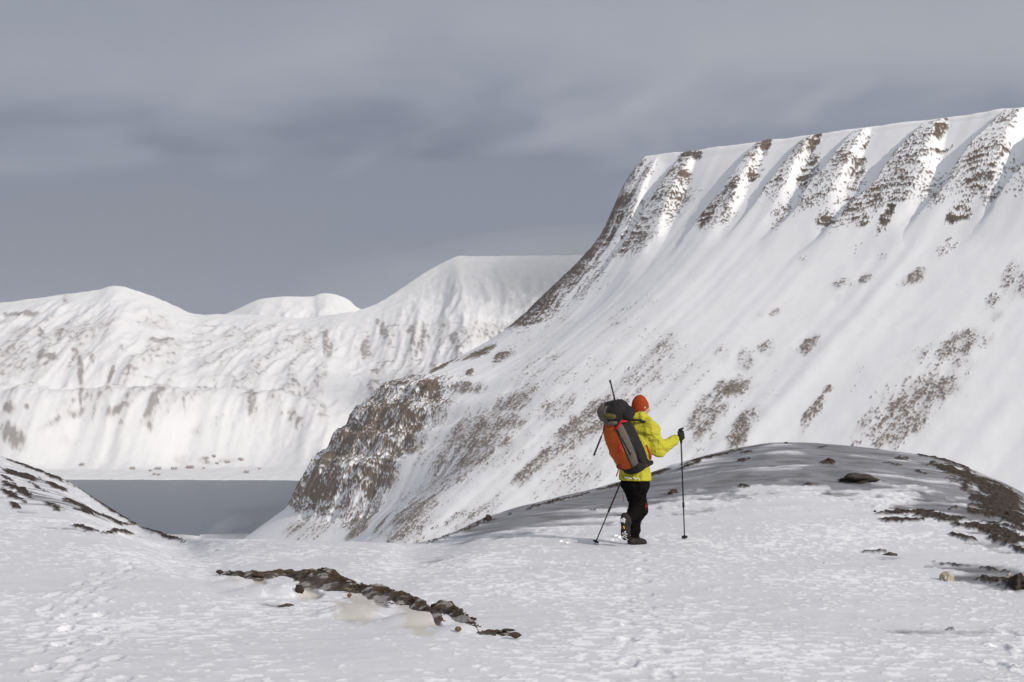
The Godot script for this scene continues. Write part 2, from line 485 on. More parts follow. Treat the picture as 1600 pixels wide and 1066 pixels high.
const FAR_PATCHES := [
	0, 492, 60, 489, 2.5, .9, 10, 520, 45, 512, 8, .4, 60, 555, 90, 555, 9, .75, 78, 552, 70, 575, 6, .6, 60, 515, 68, 525, 6, .6, 100, 510, 85, 530, 8, .6, 130, 510, 115, 560, 10, .45, 122, 545, 128, 605, 4, .8, 181, 563, 170, 598, 3, 1.1,
	128, 605, 125, 615, 3, 1., 185, 540, 195, 545, 5, .5, 230, 532, 280, 531, 3, .7, 235, 540, 225, 565, 8, .35, 270, 540, 260, 570, 14, .35, 215, 500, 275, 505, 10, .35, 150, 500, 160, 525, 8, .35, 100, 460, 105, 475, 7, .3,
	140, 550, 145, 562, 4, .6, 255, 607, 230, 635, 8, .8, 300, 605, 340, 606, 2.5, .5, 385, 605, 400, 625, 7, .75, 395, 632, 392, 645, 8, .7, 200, 630, 170, 648, 6, .8, 130, 640, 105, 652, 7, .75, 100, 650, 65, 670, 5, .5, 10, 632, 18, 640, 9, .85, 5, 668, 30, 690, 14, .7, 40, 634, 43, 638, 3, .9,
	440, 615, 480, 618, 4, .55, 455, 640, 465, 655, 12, .5, 500, 625, 510, 650, 6, .45, 470, 610, 460, 618, 10, .4, 215, 660, 250, 665, 8, .25, 300, 672, 320, 672, 9, .25, 90, 690, 120, 690, 10, .25, 345, 650, 330, 665, 10, .2,
	510, 515, 508, 555, 5, .7, 480, 525, 475, 550, 16, .35, 518, 540, 512, 560, 4, .7, 580, 560, 570, 545, 6, .5, 575, 520, 570, 560, 6, .75, 598, 510, 603, 530, 5, .85, 590, 500, 590, 510, 4, .5, 580, 575, 592, 585, 5, .75, 575, 592, 595, 600, 2.5, .7,
	650, 500, 640, 560, 4, .7, 648, 510, 642, 520, 9, .65, 662, 505, 660, 550, 4, .75, 655, 530, 650, 560, 3, .6, 668, 520, 670, 535, 3, .5, 708, 520, 715, 545, 6, .7, 722, 514, 730, 520, 6, .6, 758, 517, 762, 522, 4, .7, 800, 470, 815, 480, 8, .3, 720, 440, 720, 470, 6, .2,
	270, 718, 300, 722, 6, .28, 310, 718, 330, 724, 5, .45, 335, 718, 380, 722, 4, .4,
]

func build_far() -> void:
	var dist := [Vector2(-300, 5900), Vector2(178, 5950), Vector2(300, 6300), Vector2(470, 6500), Vector2(560, 6500), Vector2(715, 6900), Vector2(1100, 6700)]
	far_dist = lut(dist, -300.0, 1100.0, 1400)
	var top := []
	for p in FAR_CREST: top.append(Vector2(p.x, at_px(p.x, p.y, look(far_dist, -300.0, 1100.0, p.x)).y))
	far_lut = lut(top, -300.0, 1100.0, 1400)
	far_bench = lut([Vector2(-300, 1), Vector2(380, 1), Vector2(480, .75), Vector2(580, 0), Vector2(1100, 0)], -300.0, 1100.0, 700)
	var sh := new_sheet(even(-0.42, 0.08, 500), even(3960.0, 7250.0, 370), 1)
	var rock: PackedFloat32Array = sh.masks[0]
	for k in range(0, FAR_PATCHES.size(), 6):
		lay(sh, rock, far_base, 3970.0, 7200.0, 22.0, FAR_PATCHES[k], FAR_PATCHES[k + 1], FAR_PATCHES[k + 2], FAR_PATCHES[k + 3], FAR_PATCHES[k + 4] * 1.3, FAR_PATCHES[k + 5])
	var vertex := func(t: float, D: float, at: int) -> Color:
		var h := far_base(t, D)
		var x := t * D
		var c := Color(0.70, 0.705, 0.72)
		if h <= SEA - 5.0: return Color(c.r, c.g, c.b, h)
		h += g_fine.get_noise_2d(x, D) * 3.0
		var m := rock[at]
		# thin broken lines of rock on the gully sides
		var gl := g_far.get_noise_2d(x + g_warp.get_noise_2d(x, D) * 45.0, D * 0.2)
		var fl := h / 62.0 + g_warp.get_noise_2d(x * 1.2, D) * 0.5
		fl -= floorf(fl)
		m = maxf(m, sstep(0.80, 0.90, fl) * (1.0 - sstep(0.95, 1.0, fl)) * 0.46 * sstep(40.0, 150.0, h) * (1.0 - sstep(380.0, 460.0, h)) * sstep(-0.2, 0.3, g_fine.get_noise_2d(x * 0.4, 3.0)))
		m = maxf(m * 1.15, sstep(0.15, 0.7, gl) * 0.44 * sstep(-100.0, 60.0, h) * (1.0 - sstep(330.0, 430.0, h)))
		if m > 0.02:
			var sp := g_speck.get_noise_2d(x * 1.2, D * 0.4) * 0.5 + g_fine.get_noise_2d(x * 1.6, D * 0.35) * 0.3
			c = c.lerp(Color(0.36, 0.33, 0.32), sstep(0.04, 0.75, m * (1.0 + sp * 1.3)) * 0.52)
			var k := sstep(-0.06, 0.16, m - 0.62 + sp * 1.25)
			c = c.lerp(Color(0.17, 0.145, 0.135), k * 0.66)
			h += k * 2.0
		return Color(c.r, c.g, c.b, h)
	struct("far_mountain", finish(sh, vertex), vmat(0.95, 0.1), "long white mountain wall with gullies beyond the fjord")
	# two bright domes peeping over the saddle
	var crest2 := [Vector2(280, 512), Vector2(330, 498), Vector2(360, 487), Vector2(400, 469), Vector2(420, 465), Vector2(445, 463), Vector2(488, 463), Vector2(498, 459), Vector2(512, 458), Vector2(530, 462), Vector2(545, 469), Vector2(556, 479), Vector2(580, 490), Vector2(640, 510)]
	var top2 := []
	for p in crest2: top2.append(Vector2(p.x, at_px(p.x, p.y, 8600.0).y))
	var l2 := lut(top2, 280.0, 640.0, 360)
	var sh2 := new_sheet(even(-0.235, -0.07, 170), even(7000.0, 9400.0, 90), 0)
	var v2 := func(t: float, D: float, _at: int) -> Color:
		var h := look(l2, 280.0, 640.0, 800.0 + t * K)
		var u := (8600.0 - D) / 1600.0
		h -= absf(u) * 620.0 * (0.8 + 0.4 * absf(u)) if u > 0 else u * u * 900.0
		h += g_far.get_noise_2d(t * 9000.0, D * 0.4) * 26.0 * clampf(absf(u) * 3.0, 0.0, 1.0)
		return Color(0.80, 0.80, 0.81, h)
	struct("far_mountain", finish(sh2, v2), vmat(0.95, 0.1), "pair of bright rounded snow domes behind the saddle")

# ---------------------------------------------------------------- near ground: the snowfield, the wind scoured knoll, the striped slope
const CREST := [  # pixel column, pixel row of the crest, distance of the crest
	[-420, 600, 74], [-200, 652, 68], [0, 711, 58], [60, 732, 53], [110, 755, 48], [160, 788, 42], [215, 823, 35], [250, 836, 31], [285, 845, 28], [330, 849, 23], [400, 851, 20], [520, 854, 18.6], [600, 857, 18], [645, 858, 18.6], [700, 842, 20], [760, 812, 22.5], [810, 795, 24], [870, 779, 26], [930, 764, 28], [1000, 744, 30], [1050, 727, 31.5], [1100, 712, 33], [1160, 698, 34], [1220, 691, 34.5], [1300, 694, 34.5], [1400, 705, 34], [1470, 718, 33], [1530, 739, 31.5], [1570, 757, 30.5], [1610, 780, 30], [1700, 845, 28], [1800, 900, 26], [2020, 980, 24]]
var crest_d: PackedFloat32Array
var crest_h: PackedFloat32Array
var near_d: PackedFloat32Array
var w_big := noise(31, 0.16, 2)
var w_mid := noise(32, 0.9, 3)
var w_fine := noise(33, 4.2, 2)
var w_micro := noise(34, 13.0, 2)
var w_patch := noise(35, 0.35, 2)
var w_flake := noise(36, 5.5, 3)
var lumps: Array = []                  # smooth snow lumps: x, z, radius x, radius z, height

func near_base(t: float, D: float) -> float:
	var dc := look(crest_d, -0.56, 0.56, t)
	var hc := look(crest_h, -0.56, 0.56, t)
	var dn := look(near_d, -0.56, 0.56, t)
	var x := t * D
	var h := w_big.get_noise_2d(x, D) * 0.055 * sstep(30.0, 16.0, D)
	if D > dn:
		var u := minf((D - dn) / (dc - dn), 1.0)
		h = lerpf(h, hc, lerpf(u, u * u * (3.0 - 2.0 * u), 0.7 * sstep(19.0, 26.0, dc)))
	if D > dc:
		var o := D - dc
		h -= minf(o * o * 0.03, o * 0.7)
	else:
		h += w_mid.get_noise_2d(x * 0.5, D * 0.5) * 0.05 * sstep(18.0, 24.0, D)
	for l in lumps:
		var q: float = pow((x - l[0]) / l[2], 2.0) + pow((-D - l[1]) / l[3], 2.0)
		if q < 1.0: h += l[4] * (1.0 - q) * (1.0 - q)
	return h

func near_at(x: float, z: float) -> float:
	return near_base(x / -z, -z)

const SOIL := [  # bare dark ground: the knoll's right flank, the stripes on the left slope
	1450, 722, 1540, 752, 7, .8, 1520, 745, 1600, 800, 16, .95, 1545, 752, 1605, 790, 9, .9, 1480, 730, 1560, 770, 14, .6, 1510, 770, 1610, 812, 6, .95, 1520, 785, 1600, 812, 9, .8, 1560, 800, 1610, 820, 8, .9,
	1370, 803, 1470, 801, 3.5, .9, 1430, 801, 1520, 812, 3.5, 1., 1365, 812, 1440, 814, 4, 1.0, 1460, 814, 1500, 816, 2.5, .9, 1490, 818, 1600, 838, 7, 1., 1540, 830, 1610, 846, 8, 1., 1478, 834, 1530, 846, 3.5, .9, 1540, 840, 1590, 852, 5, .9, 1530, 812, 1605, 832, 2.5, .85, 1578, 855, 1612, 866, 4, .95, 1505, 795, 1580, 810, 5, .8,
	1440, 712, 1520, 728, 5, .8, 1545, 790, 1610, 826, 12, .8, 1480, 745, 1560, 785, 10, .5, 1420, 806, 1500, 812, 3, .7, 1150, 720, 1175, 717, 2.5, .8, 1285, 723, 1305, 724, 3, .9, 1500, 735, 1520, 742, 4, .7, 1380, 722, 1410, 727, 2, .6, 1155, 708, 1180, 705, 1.5, .8, 1270, 700, 1300, 697, 1.5, .6, 1400, 715, 1430, 720, 2.5, .55, 1430, 735, 1450, 740, 2, .5, 1480, 795, 1500, 793, 2, .7,
	1155, 757, 1170, 762, 4, .6, 1255, 757, 1275, 757, 3, .55, 1060, 733, 1100, 720, 2.5, .7, 930, 768, 1000, 750, 2.5, .8, 1000, 748, 1045, 735, 3, .85, 820, 795, 920, 769, 1.6, .9, 660, 853, 800, 803, 1.6, .9, 1065, 725, 1160, 701, 1.6, .9, 1045, 770, 1062, 767, 3, .8, 920, 795, 935, 797, 2, .6,
	1285, 880, 1300, 882, 1, .3, 1345, 862, 1400, 866, 3, .5, 1560, 908, 1612, 914, 8, .95, 1520, 903, 1570, 908, 4, .7, 1450, 878, 1540, 886, 2.5, .38, 1530, 886, 1600, 896, 2.5, .45, 1450, 985, 1600, 984, 1.8, .4, 1360, 970, 1440, 980, 2, .25,
	0, 712, 110, 757, 2.2, 1., 105, 753, 220, 826, 2.6, 1., 215, 822, 285, 846, 2.2, 1., 0, 733, 60, 752, 4, .85, 20, 738, 70, 752, 3, .7, 70, 753, 106, 768, 3.5, .9, 0, 750, 50, 776, 4, .95, 0, 766, 40, 787, 4, .95, 15, 790, 35, 797, 3, .8, 65, 783, 98, 795, 3.5, .6, 95, 776, 150, 802, 3.2, .9, 120, 793, 165, 808, 3.5, .95, 150, 803, 205, 824, 2.5, .9,
	112, 822, 150, 830, 3.2, .85, 162, 829, 222, 838, 2.8, .9, 250, 838, 285, 846, 2.5, .9, 0, 742, 25, 757, 3, .7, 40, 752, 80, 775, 2, .6,
]
const THIN_AND_SHADE := [  # snow blown thin over gravel; the first few paint shade at lump edges
	588, 938, 606, 950, 6, 1., 676, 962, 692, 978, 7, 1., 468, 912, 500, 930, 8, .9, 395, 905, 415, 915, 5, .8, 740, 832, 960, 775, 13, .75, 930, 790, 1090, 745, 24, .9, 1060, 760, 1240, 722, 34, 1., 1200, 725, 1420, 735, 30, 1., 1380, 725, 1600, 790, 26, 1., 700, 848, 900, 800, 14, .6, 1130, 765, 1400, 765, 12, .5, 1420, 780, 1600, 810, 18, .55, 1500, 830, 1600, 850, 14, .4, 1360, 868, 1420, 870, 5, .6, 1470, 882, 1600, 895, 10, .5, 1500, 905, 1600, 915, 12, .65, 310, 893, 380, 899, 5, .5, 405, 944, 450, 948, 3.5, .9, 0, 740, 150, 805, 20, .3, 1380, 985, 1600, 992, 10, .3,
]
const DIRTY := [  # snow stained by blown dust, under the outcrop
	545, 933, 595, 939, 9, 1., 622, 947, 668, 958, 9, 1., 520, 940, 575, 948, 14, 1., 625, 952, 670, 962, 15, 1., 560, 945, 600, 945, 12, .8, 395, 912, 420, 908, 9, .8, 470, 925, 490, 935, 12, .6, 1580, 905, 1600, 920, 14, .5, 355, 905, 380, 905, 6, .5, 650, 970, 690, 978, 8, .9, 1445, 690, 1600, 780, 10, .2,
]
const LUMPS := [  # column, row, half width and half depth in metres, height
	[420, 926, .5, .55, .085], [555, 958, .42, .45, .075], [650, 970, .36, .42, .07], [365, 912, .3, .5, .04], [455, 925, .25, .35, .05], [718, 985, .25, .3, .04], [1345, 747, .55, 1.6, .12]]

var print_rows: Array = []

func build_ground() -> void:
	var cd := []
	var ch := []
	var cn := []
	for c in CREST:
		var t: float = (c[0] - 800.0) / K
		cd.append(Vector2(t, c[2]))
		ch.append(Vector2(t, at_px(c[0], c[1], c[2]).y))
		cn.append(Vector2(t, minf(16.5, c[2] * 0.72) if c[0] > 640 else lerpf(12.0, 20.0, sstep(-0.19, -0.36, t))))
	crest_d = lut(cd, -0.56, 0.56, 560, 2)
	crest_h = lut(ch, -0.56, 0.56, 560, 2)
	near_d = lut(cn, -0.56, 0.56, 560, 25)
	for l in LUMPS:
		var q := meet(l[0], l[1], near_base, 6.0, 60.0, 0.5)
		lumps.append([q.x * q.y, -q.y, l[2], l[3], l[4]])
	var ds := PackedFloat32Array()
	var D := 5.5
	while D < 105.0:
		ds.append(D)
		D += minf(D * D / 2345.0 * 0.95, 0.125) if D < 38.0 else 0.125 + (D - 38.0) * 0.06
	var sh := new_sheet(join([[-0.64, -0.40, 60], [-0.40, 0.40, 960], [0.40, 0.66, 60]]), ds, 3)
	for pair in [[SOIL, 0], [THIN_AND_SHADE, 1], [DIRTY, 2]]:
		var list: Array = pair[0]
		for k in range(0, list.size(), 6):
			lay(sh, sh.masks[pair[1]], near_base, 6.0, 90.0, 0.5, list[k], list[k + 1], list[k + 2], list[k + 3], list[k + 4], list[k + 5], 45.0)
	print_rows.resize(92)
	for r in 92: print_rows[r] = []
	# boot prints: a trodden trail on the left, and the hiker's own
	for trail in [[[95, 1080, 1.7], [75, 1000, 1.7], [95, 935, 1.6], [190, 885, 1.4], [330, 864, 1.1]], [[170, 1080, 1.5], [130, 980, 1.5], [150, 920, 1.3], [240, 880, 1.0]], [[1015, 1075, 1.0], [1004, 990, .8], [992, 920, .7], [986, 862, .8]], [[1590, 1072, 1.2], [1580, 1020, 1.2], [1600, 985, 1.0]]]:
		var last := Vector2.ZERO
		var side := 1.0
		for a in trail.size() - 1:
			for st in 40:
				var w := st / 40.0
				var q := meet(lerpf(trail[a][0], trail[a + 1][0], w), lerpf(trail[a][1], trail[a + 1][1], w), near_base, 5.5, 40.0, 0.5)
				var p := Vector2(q.x * q.y, q.y)
				if q.x > -50 and (p - last).length() > 0.37:
					last = p
					side = -side
					var pr := Vector3(p.x + side * 0.1, p.y, trail[a][2] * (0.8 + 0.3 * sin(p.y * 7.0)))
					for r in [-1, 0, 1]: print_rows[clampi(int(p.y * 2.0) + r, 0, 91)].append(pr)
	var soil: PackedFloat32Array = sh.masks[0]
	var thin: PackedFloat32Array = sh.masks[1]  # thin snow, plus the shade painted along the lumps' edges
	var dirty: PackedFloat32Array = sh.masks[2]
	var vertex := func(t: float, DD: float, at: int) -> Color:
		var h := near_base(t, DD)
		var x := t * DD
		var s := soil[at]
		var th := thin[at]
		var di := dirty[at]
		var dn := look(near_d, -0.56, 0.56, t)
		var dc := look(crest_d, -0.56, 0.56, t)
		if t > -0.075:
			th = maxf(th, sstep(0.30, 0.62, (DD - dn) / (dc - dn)) * sstep(-0.07, -0.02, t) * 0.9)
		var near := sstep(40.0, 14.0, DD)
		# wind crust: low scarps and flakes of fresh snow on an older icy surface
		var zone := w_patch.get_noise_2d(x * 0.8, DD * 0.9) * 0.5 + 0.5
		var mid := w_mid.get_noise_2d(x * 1.1, DD * 1.6)
		var fl := w_flake.get_noise_2d(x * 0.9 + mid * 0.06, DD * 1.25) + w_micro.get_noise_2d(x * 0.6, DD) * 0.16
		var flake := sstep(0.06, 0.34, fl + (zone - 0.60) * 1.0 + mid * 0.15)
		var fine := w_fine.get_noise_2d(x * 0.8, DD * 1.3)
		var micro := w_micro.get_noise_2d(x, DD)
		var calm := maxf(di * 0.8, sstep(0.2, 0.7, th) * 0.5)
		h += (mid * 0.009 + flake * 0.005 * near + fine * 0.0018 * near + micro * 0.0006 * near) * (1.0 - calm)
		var c := Color(0.585, 0.59, 0.62).lerp(Color(0.765, 0.768, 0.785), flake * 0.85)
		c = c * (1.0 + fine * 0.05 + mid * 0.035)
		for p: Vector3 in print_rows[clampi(int(DD * 2.0), 0, 90)]:
			var o := Vector2(x - p.x, DD - p.y)
			if absf(o.x) < 0.2 and absf(o.y) < 0.3:
				var r := sqrt(pow(o.x / 0.06, 2.0) + pow(o.y / 0.15, 2.0)) + fine * 0.35
				h -= 0.013 * p.z * sstep(1.0, 0.55, r)
				h += 0.005 * p.z * sstep(0.5, 0.0, absf(r - 1.35)) * (0.7 + micro)
		if th > 0.01:
			var v := w_mid.get_noise_2d(x * 0.25, DD * 0.45) * 0.45 + w_mid.get_noise_2d(x * 0.8 + 50.0, DD * 1.5) * 0.3
			var k := sstep(-0.25, 0.45, th - 0.40 + v * 1.7)
			var dark := sstep(0.0, 0.55, w_fine.get_noise_2d(x * 0.22, DD * 0.35) * 0.8 + v * 0.9)
			c = c.lerp(Color(0.175, 0.18, 0.20).lerp(Color(0.085, 0.078, 0.076), dark * 0.75), k * 0.9)
			h -= k * 0.015
		if di > 0.01:
			c = c.lerp(Color(0.46, 0.432, 0.395) * (1.0 + mid * 0.25 + fine * 0.1), sstep(0.05, 0.8, di + mid * 0.3) * 0.8)
		if s > 0.02:
			var grit := w_fine.get_noise_2d(x * 0.9, DD * 0.9) * 0.5 + w_mid.get_noise_2d(x * 0.9, DD * 2.0) * 0.35
			var k := sstep(-0.05, 0.14, s * 1.05 - 0.42 + grit * 0.75)
			c = c.lerp(Color(0.052, 0.041, 0.034) * (0.95 + micro * 0.6 + fine * 0.3), k * 0.99)
			h += k * (0.03 + (fine * 0.5 + micro * 0.4) * 0.04)
		return Color(c.r, c.g, c.b, h)
	struct("snow_ground", finish(sh, vertex), vmat(0.9, 0.12), "wind crusted snowfield rising to a scoured gravel knoll on the right and a striped slope on the left")

func build_valley() -> void:
	var ds := PackedFloat32Array()
	var D := 90.0
	while D < 2700.0:
		ds.append(D)
		D *= 1.035
	var nv := noise(41, 0.02, 3)
	var sh := new_sheet(even(-0.75, 0.75, 160), ds, 0)
	var v := func(t: float, DD: float, _at: int) -> Color:
		var h := lerpf(-60.0, SEA + 10.0, sstep(90.0, 700.0, DD))
		h = lerpf(h, SEA + 1.0, sstep(700.0, 2250.0, DD))
		h -= sstep(2255.0, 2420.0, DD + nv.get_noise_2d(t * 900.0, 0.0) * 60.0) * 8.0
		var x := t * DD
		var k := sstep(0.05, 0.3, nv.get_noise_2d(x, DD * 0.6)) * 0.5
		var c := Color(0.74, 0.74, 0.75).lerp(Color(0.3, 0.27, 0.25), k * sstep(1800.0, 2200.0, DD))
		return Color(c.r, c.g, c.b, h + nv.get_noise_2d(x, DD) * 1.0)
	struct("valley_floor", finish(sh, v), vmat(0.95, 0.1), "snow covered flat at the near shore of the fjord")
	var w := PlaneMesh.new()
	w.size = Vector2(16000, 6400)
	var m := StandardMaterial3D.new()
	m.albedo_color = lin(Color(0.05, 0.074, 0.12))
	m.roughness = 0.34
	m.metallic_specular = 0.5
	var tex := noise_tex(51, 0.03, 4)
	m.heightmap_enabled = true
	m.heightmap_texture = tex
	m.heightmap_scale = 130.0
	m.uv1_triplanar = true
	m.uv1_world_triplanar = true
	m.uv1_scale = Vector3.ONE * 0.02
	var o := struct("fjord_water", w, m, "grey ruffled water of the fjord between the snowy shores")
	o.position = Vector3(0, SEA, -4700)

# ---------------------------------------------------------------- sky
func build_mist() -> void:
	for b in [[960, 430, 4700.0, Vector3(1500, 330, 900), 0.0005], [975, 428, 4700.0, Vector3(1250, 270, 800), 0.0007], [990, 426, 4700.0, Vector3(1000, 210, 700), 0.0010], [420, 838, 1990.0, Vector3(170, 70, 240), 0.002]]:
		var f := FogVolume.new()
		f.name = numbered("drifting_cloud")
		f.shape = RenderingServer.FOG_VOLUME_SHAPE_ELLIPSOID
		f.size = b[3]
		f.position = at_px(b[0], b[1], b[2])
		var m := FogMaterial.new()
		m.density = b[4]
		m.albedo = lin(Color(.68, .74, .83)) if b[0] > 500 else lin(Color(.85, .87, .9))
		f.material = m
		tag(f, "thin drifting snow cloud hiding the far plateau" if b[0] > 500 else "blown snow at the foot of the spur", "", "", "stuff")
		add_child(f, true)

func make_sky() -> PanoramaSkyMaterial:
	var W := 2048
	var H := 1024
	var n1 := noise(66, 0.55, 5)
	var n2 := noise(62, 1.3, 4)
	var img := Image.create_empty(W, H, false, Image.FORMAT_RGBF)
	var lines := []
	lines.resize(H)
	var work := func(j: int) -> void:
		var row := PackedFloat32Array()
		row.resize(W * 3)
		var el := (0.5 - (j + 0.5) / H) * PI
		var up := maxf(sin(el), 0.0)
		var deg := rad_to_deg(maxf(el, 0.0))
		for i in W:
			var az := (i + 0.5) / W * TAU
			var ca := sin(az)
			var sa := cos(az)
			var flat := cos(el) / (up + 0.34)
			var px := ca * flat
			var pz := sa * flat
			var a := n1.get_noise_2d(px * 1.3 + n2.get_noise_2d(px * 0.5, pz * 0.5) * 0.5, pz * 1.7)
			var b := n2.get_noise_2d(px * 1.5 + a * 0.8, pz * 2.2)
			# long bands of cloud, wavering with direction
			var wob := deg + n1.get_noise_2d(ca * 1.6, sa * 1.6) * 4.5 + b * 2.2
			var band := 0.328 + 0.06 * exp(-pow((wob - 13.2) / 2.6, 2.0)) - 0.135 * exp(-pow((wob - 7.6) / 3.2, 2.0)) + 0.03 * exp(-pow((wob - 2.6) / 2.2, 2.0)) + 0.03 * sstep(12.0, 30.0, deg)
			var v := band + a * 0.06 + b * 0.045 + 0.11 * ca
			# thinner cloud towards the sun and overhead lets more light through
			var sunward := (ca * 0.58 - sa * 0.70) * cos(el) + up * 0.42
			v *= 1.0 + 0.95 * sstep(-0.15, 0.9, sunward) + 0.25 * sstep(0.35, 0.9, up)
			v = clampf(v, 0.13, 1.0)
			var blue := clampf((0.38 - v) * 2.4 + 0.36, 0.12, 0.8)
			row[i * 3] = v * (1.0 - blue * 0.24)
			row[i * 3 + 1] = v * (1.0 - blue * 0.07)
			row[i * 3 + 2] = v * (1.0 + blue * 0.36)
		lines[j] = row.to_byte_array()
	WorkerThreadPool.wait_for_group_task_completion(WorkerThreadPool.add_group_task(work, H, -1, true))
	var bytes := PackedByteArray()
	for l in lines: bytes.append_array(l)
	img = Image.create_from_data(W, H, false, Image.FORMAT_RGBF, bytes)
	var m := PanoramaSkyMaterial.new()
	m.panorama = ImageTexture.create_from_image(img)
	return m

func _ready() -> void:
	ragged = noise(5, 0.035, 3)
	# camera
	var cam := Camera3D.new()
	cam.name = "camera"
	cam.position = EYE
	cam.rotation.x = PITCH
	cam.fov = rad_to_deg(2.0 * atan(533.0 / K))
	cam.near = 0.1
	cam.far = 20000.0
	add_child(cam)
	cam.current = true
	# sky
	var we := WorldEnvironment.new()
	we.name = "environment"
	var env := Environment.new()
	env.background_mode = Environment.BG_SKY
	var sky := Sky.new()
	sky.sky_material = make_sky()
	env.sky = sky
	env.tonemap_mode = Environment.TONE_MAPPER_LINEAR
	env.tonemap_exposure = 1.0
	env.sdfgi_enabled = true
	env.ssao_enabled = true
	env.ssil_enabled = true
	env.fog_enabled = true
	env.fog_density = 0.00005
	env.volumetric_fog_enabled = true
	env.volumetric_fog_density = 0.0
	env.fog_light_color = lin(Color(0.93, 0.95, 1.0))
	we.environment = env
	add_child(we)
	# sun: low, from the right and a little behind the viewer
	var sun := DirectionalLight3D.new()
	sun.name = "sun"
	var to := Vector3(0.58, 0.42, 0.70).normalized()
	sun.look_at_from_position(Vector3.ZERO, -to, Vector3.UP)
	sun.light_energy = 1.05
	sun.light_color = Color(1.0, 0.965, 0.92)
	sun.light_angular_distance = 0.6
	sun.shadow_enabled = true
	add_child(sun)
	var t0 := Time.get_ticks_msec()
	build_mountain()
	print("mountain ", Time.get_ticks_msec() - t0)
	build_far()
	print("far ", Time.get_ticks_msec() - t0)
	build_ground()
	print("ground ", Time.get_ticks_msec() - t0)
	build_valley()
	print("valley ", Time.get_ticks_msec() - t0)
	build_mist()
	build_outcrop()
	build_stones()
	build_houses()
	build_hiker()
	print("all ", Time.get_ticks_msec() - t0)

# ---------------------------------------------------------------- stones and the outcrop
## a small angular stone of 32 flat faces, about one metre across
func stone_mesh(seed_: int, flat := 0.75, fine := false) -> ArrayMesh:
	var rng := RandomNumberGenerator.new()
	rng.seed = seed_
	var pts: Array[Vector3] = [Vector3(1, 0, 0), Vector3(-1, 0, 0), Vector3(0, 1, 0), Vector3(0, -1, 0), Vector3(0, 0, 1), Vector3(0, 0, -1)]
	var faces := [[0, 2, 4], [2, 1, 4], [1, 3, 4], [3, 0, 4], [2, 0, 5], [1, 2, 5], [3, 1, 5], [0, 3, 5]]
	var mids := {}
	var out := []
	for f in faces:
		var m := []
		for k in 3:
			var a: int = f[k]
			var b: int = f[(k + 1) % 3]
			var key := mini(a, b) * 10 + maxi(a, b)
			if not mids.has(key):
				mids[key] = pts.size()
				pts.append(((pts[a] + pts[b]) * 0.5).normalized())
			m.append(mids[key])
		out.append([f[0], m[0], m[2]])
		out.append([m[0], f[1], m[1]])
		out.append([m[2], m[1], f[2]])
		out.append([m[0], m[1], m[2]])
	if fine:
		for level in 2:
			var cut := []
			mids.clear()
			for f in out:
				var m := []
				for k in 3:
					var key := mini(f[k], f[(k + 1) % 3]) * 1000 + maxi(f[k], f[(k + 1) % 3])
					if not mids.has(key):
						mids[key] = pts.size()
						pts.append(((pts[f[k]] + pts[f[(k + 1) % 3]]) * 0.5).normalized())
					m.append(mids[key])
				cut.append([f[0], m[0], m[2]])
				cut.append([m[0], f[1], m[1]])
				cut.append([m[2], m[1], f[2]])
				cut.append([m[0], m[1], m[2]])
			out = cut
	var n := noise(seed_ * 7 + 3, 0.55, 4 if fine else 2)
	for i in pts.size():
		var p := pts[i]
		p *= 0.5 * (1.0 + n.get_noise_3dv(p * 1.6) * (0.75 if fine else 0.4) + rng.randf_range(-0.09, 0.09) * (0.25 if fine else 1.0))
		pts[i] = Vector3(p.x, p.y * flat, p.z * 0.85)
	var st := SurfaceTool.new()
	st.begin(Mesh.PRIMITIVE_TRIANGLES)
	st.set_smooth_group(-1)
	for f in out:
		for k in [0, 2, 1]: st.add_vertex(pts[f[k]])
	st.generate_normals()
	return st.commit()

func spin(rng: RandomNumberGenerator, size: float, squash := 1.0) -> Basis:
	return Basis.from_euler(Vector3(rng.randf_range(-0.4, 0.4), rng.randf_range(0, TAU), rng.randf_range(-0.4, 0.4))).scaled(Vector3(size, size * squash, size))

const OUTCROP := [  # a strip of broken ground: column, row of its middle, half depth in metres, height in metres
	[[332, 898, .04, .01], [352, 898, .22, .075], [380, 901, .26, .07], [400, 904, .4, .085], [425, 902, .4, .09], [450, 899, .25, .065], [462, 901, .32, .08], [478, 904, .55, .12], [500, 910, .6, .11], [525, 918, .5, .09], [555, 922, .38, .085], [590, 930, .42, .085], [620, 938, .38, .085], [645, 945, .28, .08], [665, 957, .2, .07], [685, 970, .16, .05], [692, 976, .08, .02]],
	[[672, 950, .06, .02], [682, 952, .16, .09], [700, 956, .24, .09], [714, 964, .26, .08], [730, 973, .22, .06], [745, 985, .12, .03], [752, 988, .05, .01]],
	[[735, 989, .06, .02], [760, 989, .18, .045], [780, 992, .24, .045], [800, 995, .2, .035], [816, 999, .08, .01]],
]

func stone_mats() -> Array:
	var bump := noise_tex(71, 0.05, 4, 256)
	var list := []
	for c in [Color(.055, .043, .035), Color(.075, .056, .042), Color(.1, .072, .05), Color(.13, .105, .085), Color(.24, .17, .1)]:
		list.append(mat(c.r, c.g, c.b, 0.92, bump, 1.2, 3.0))
	return list

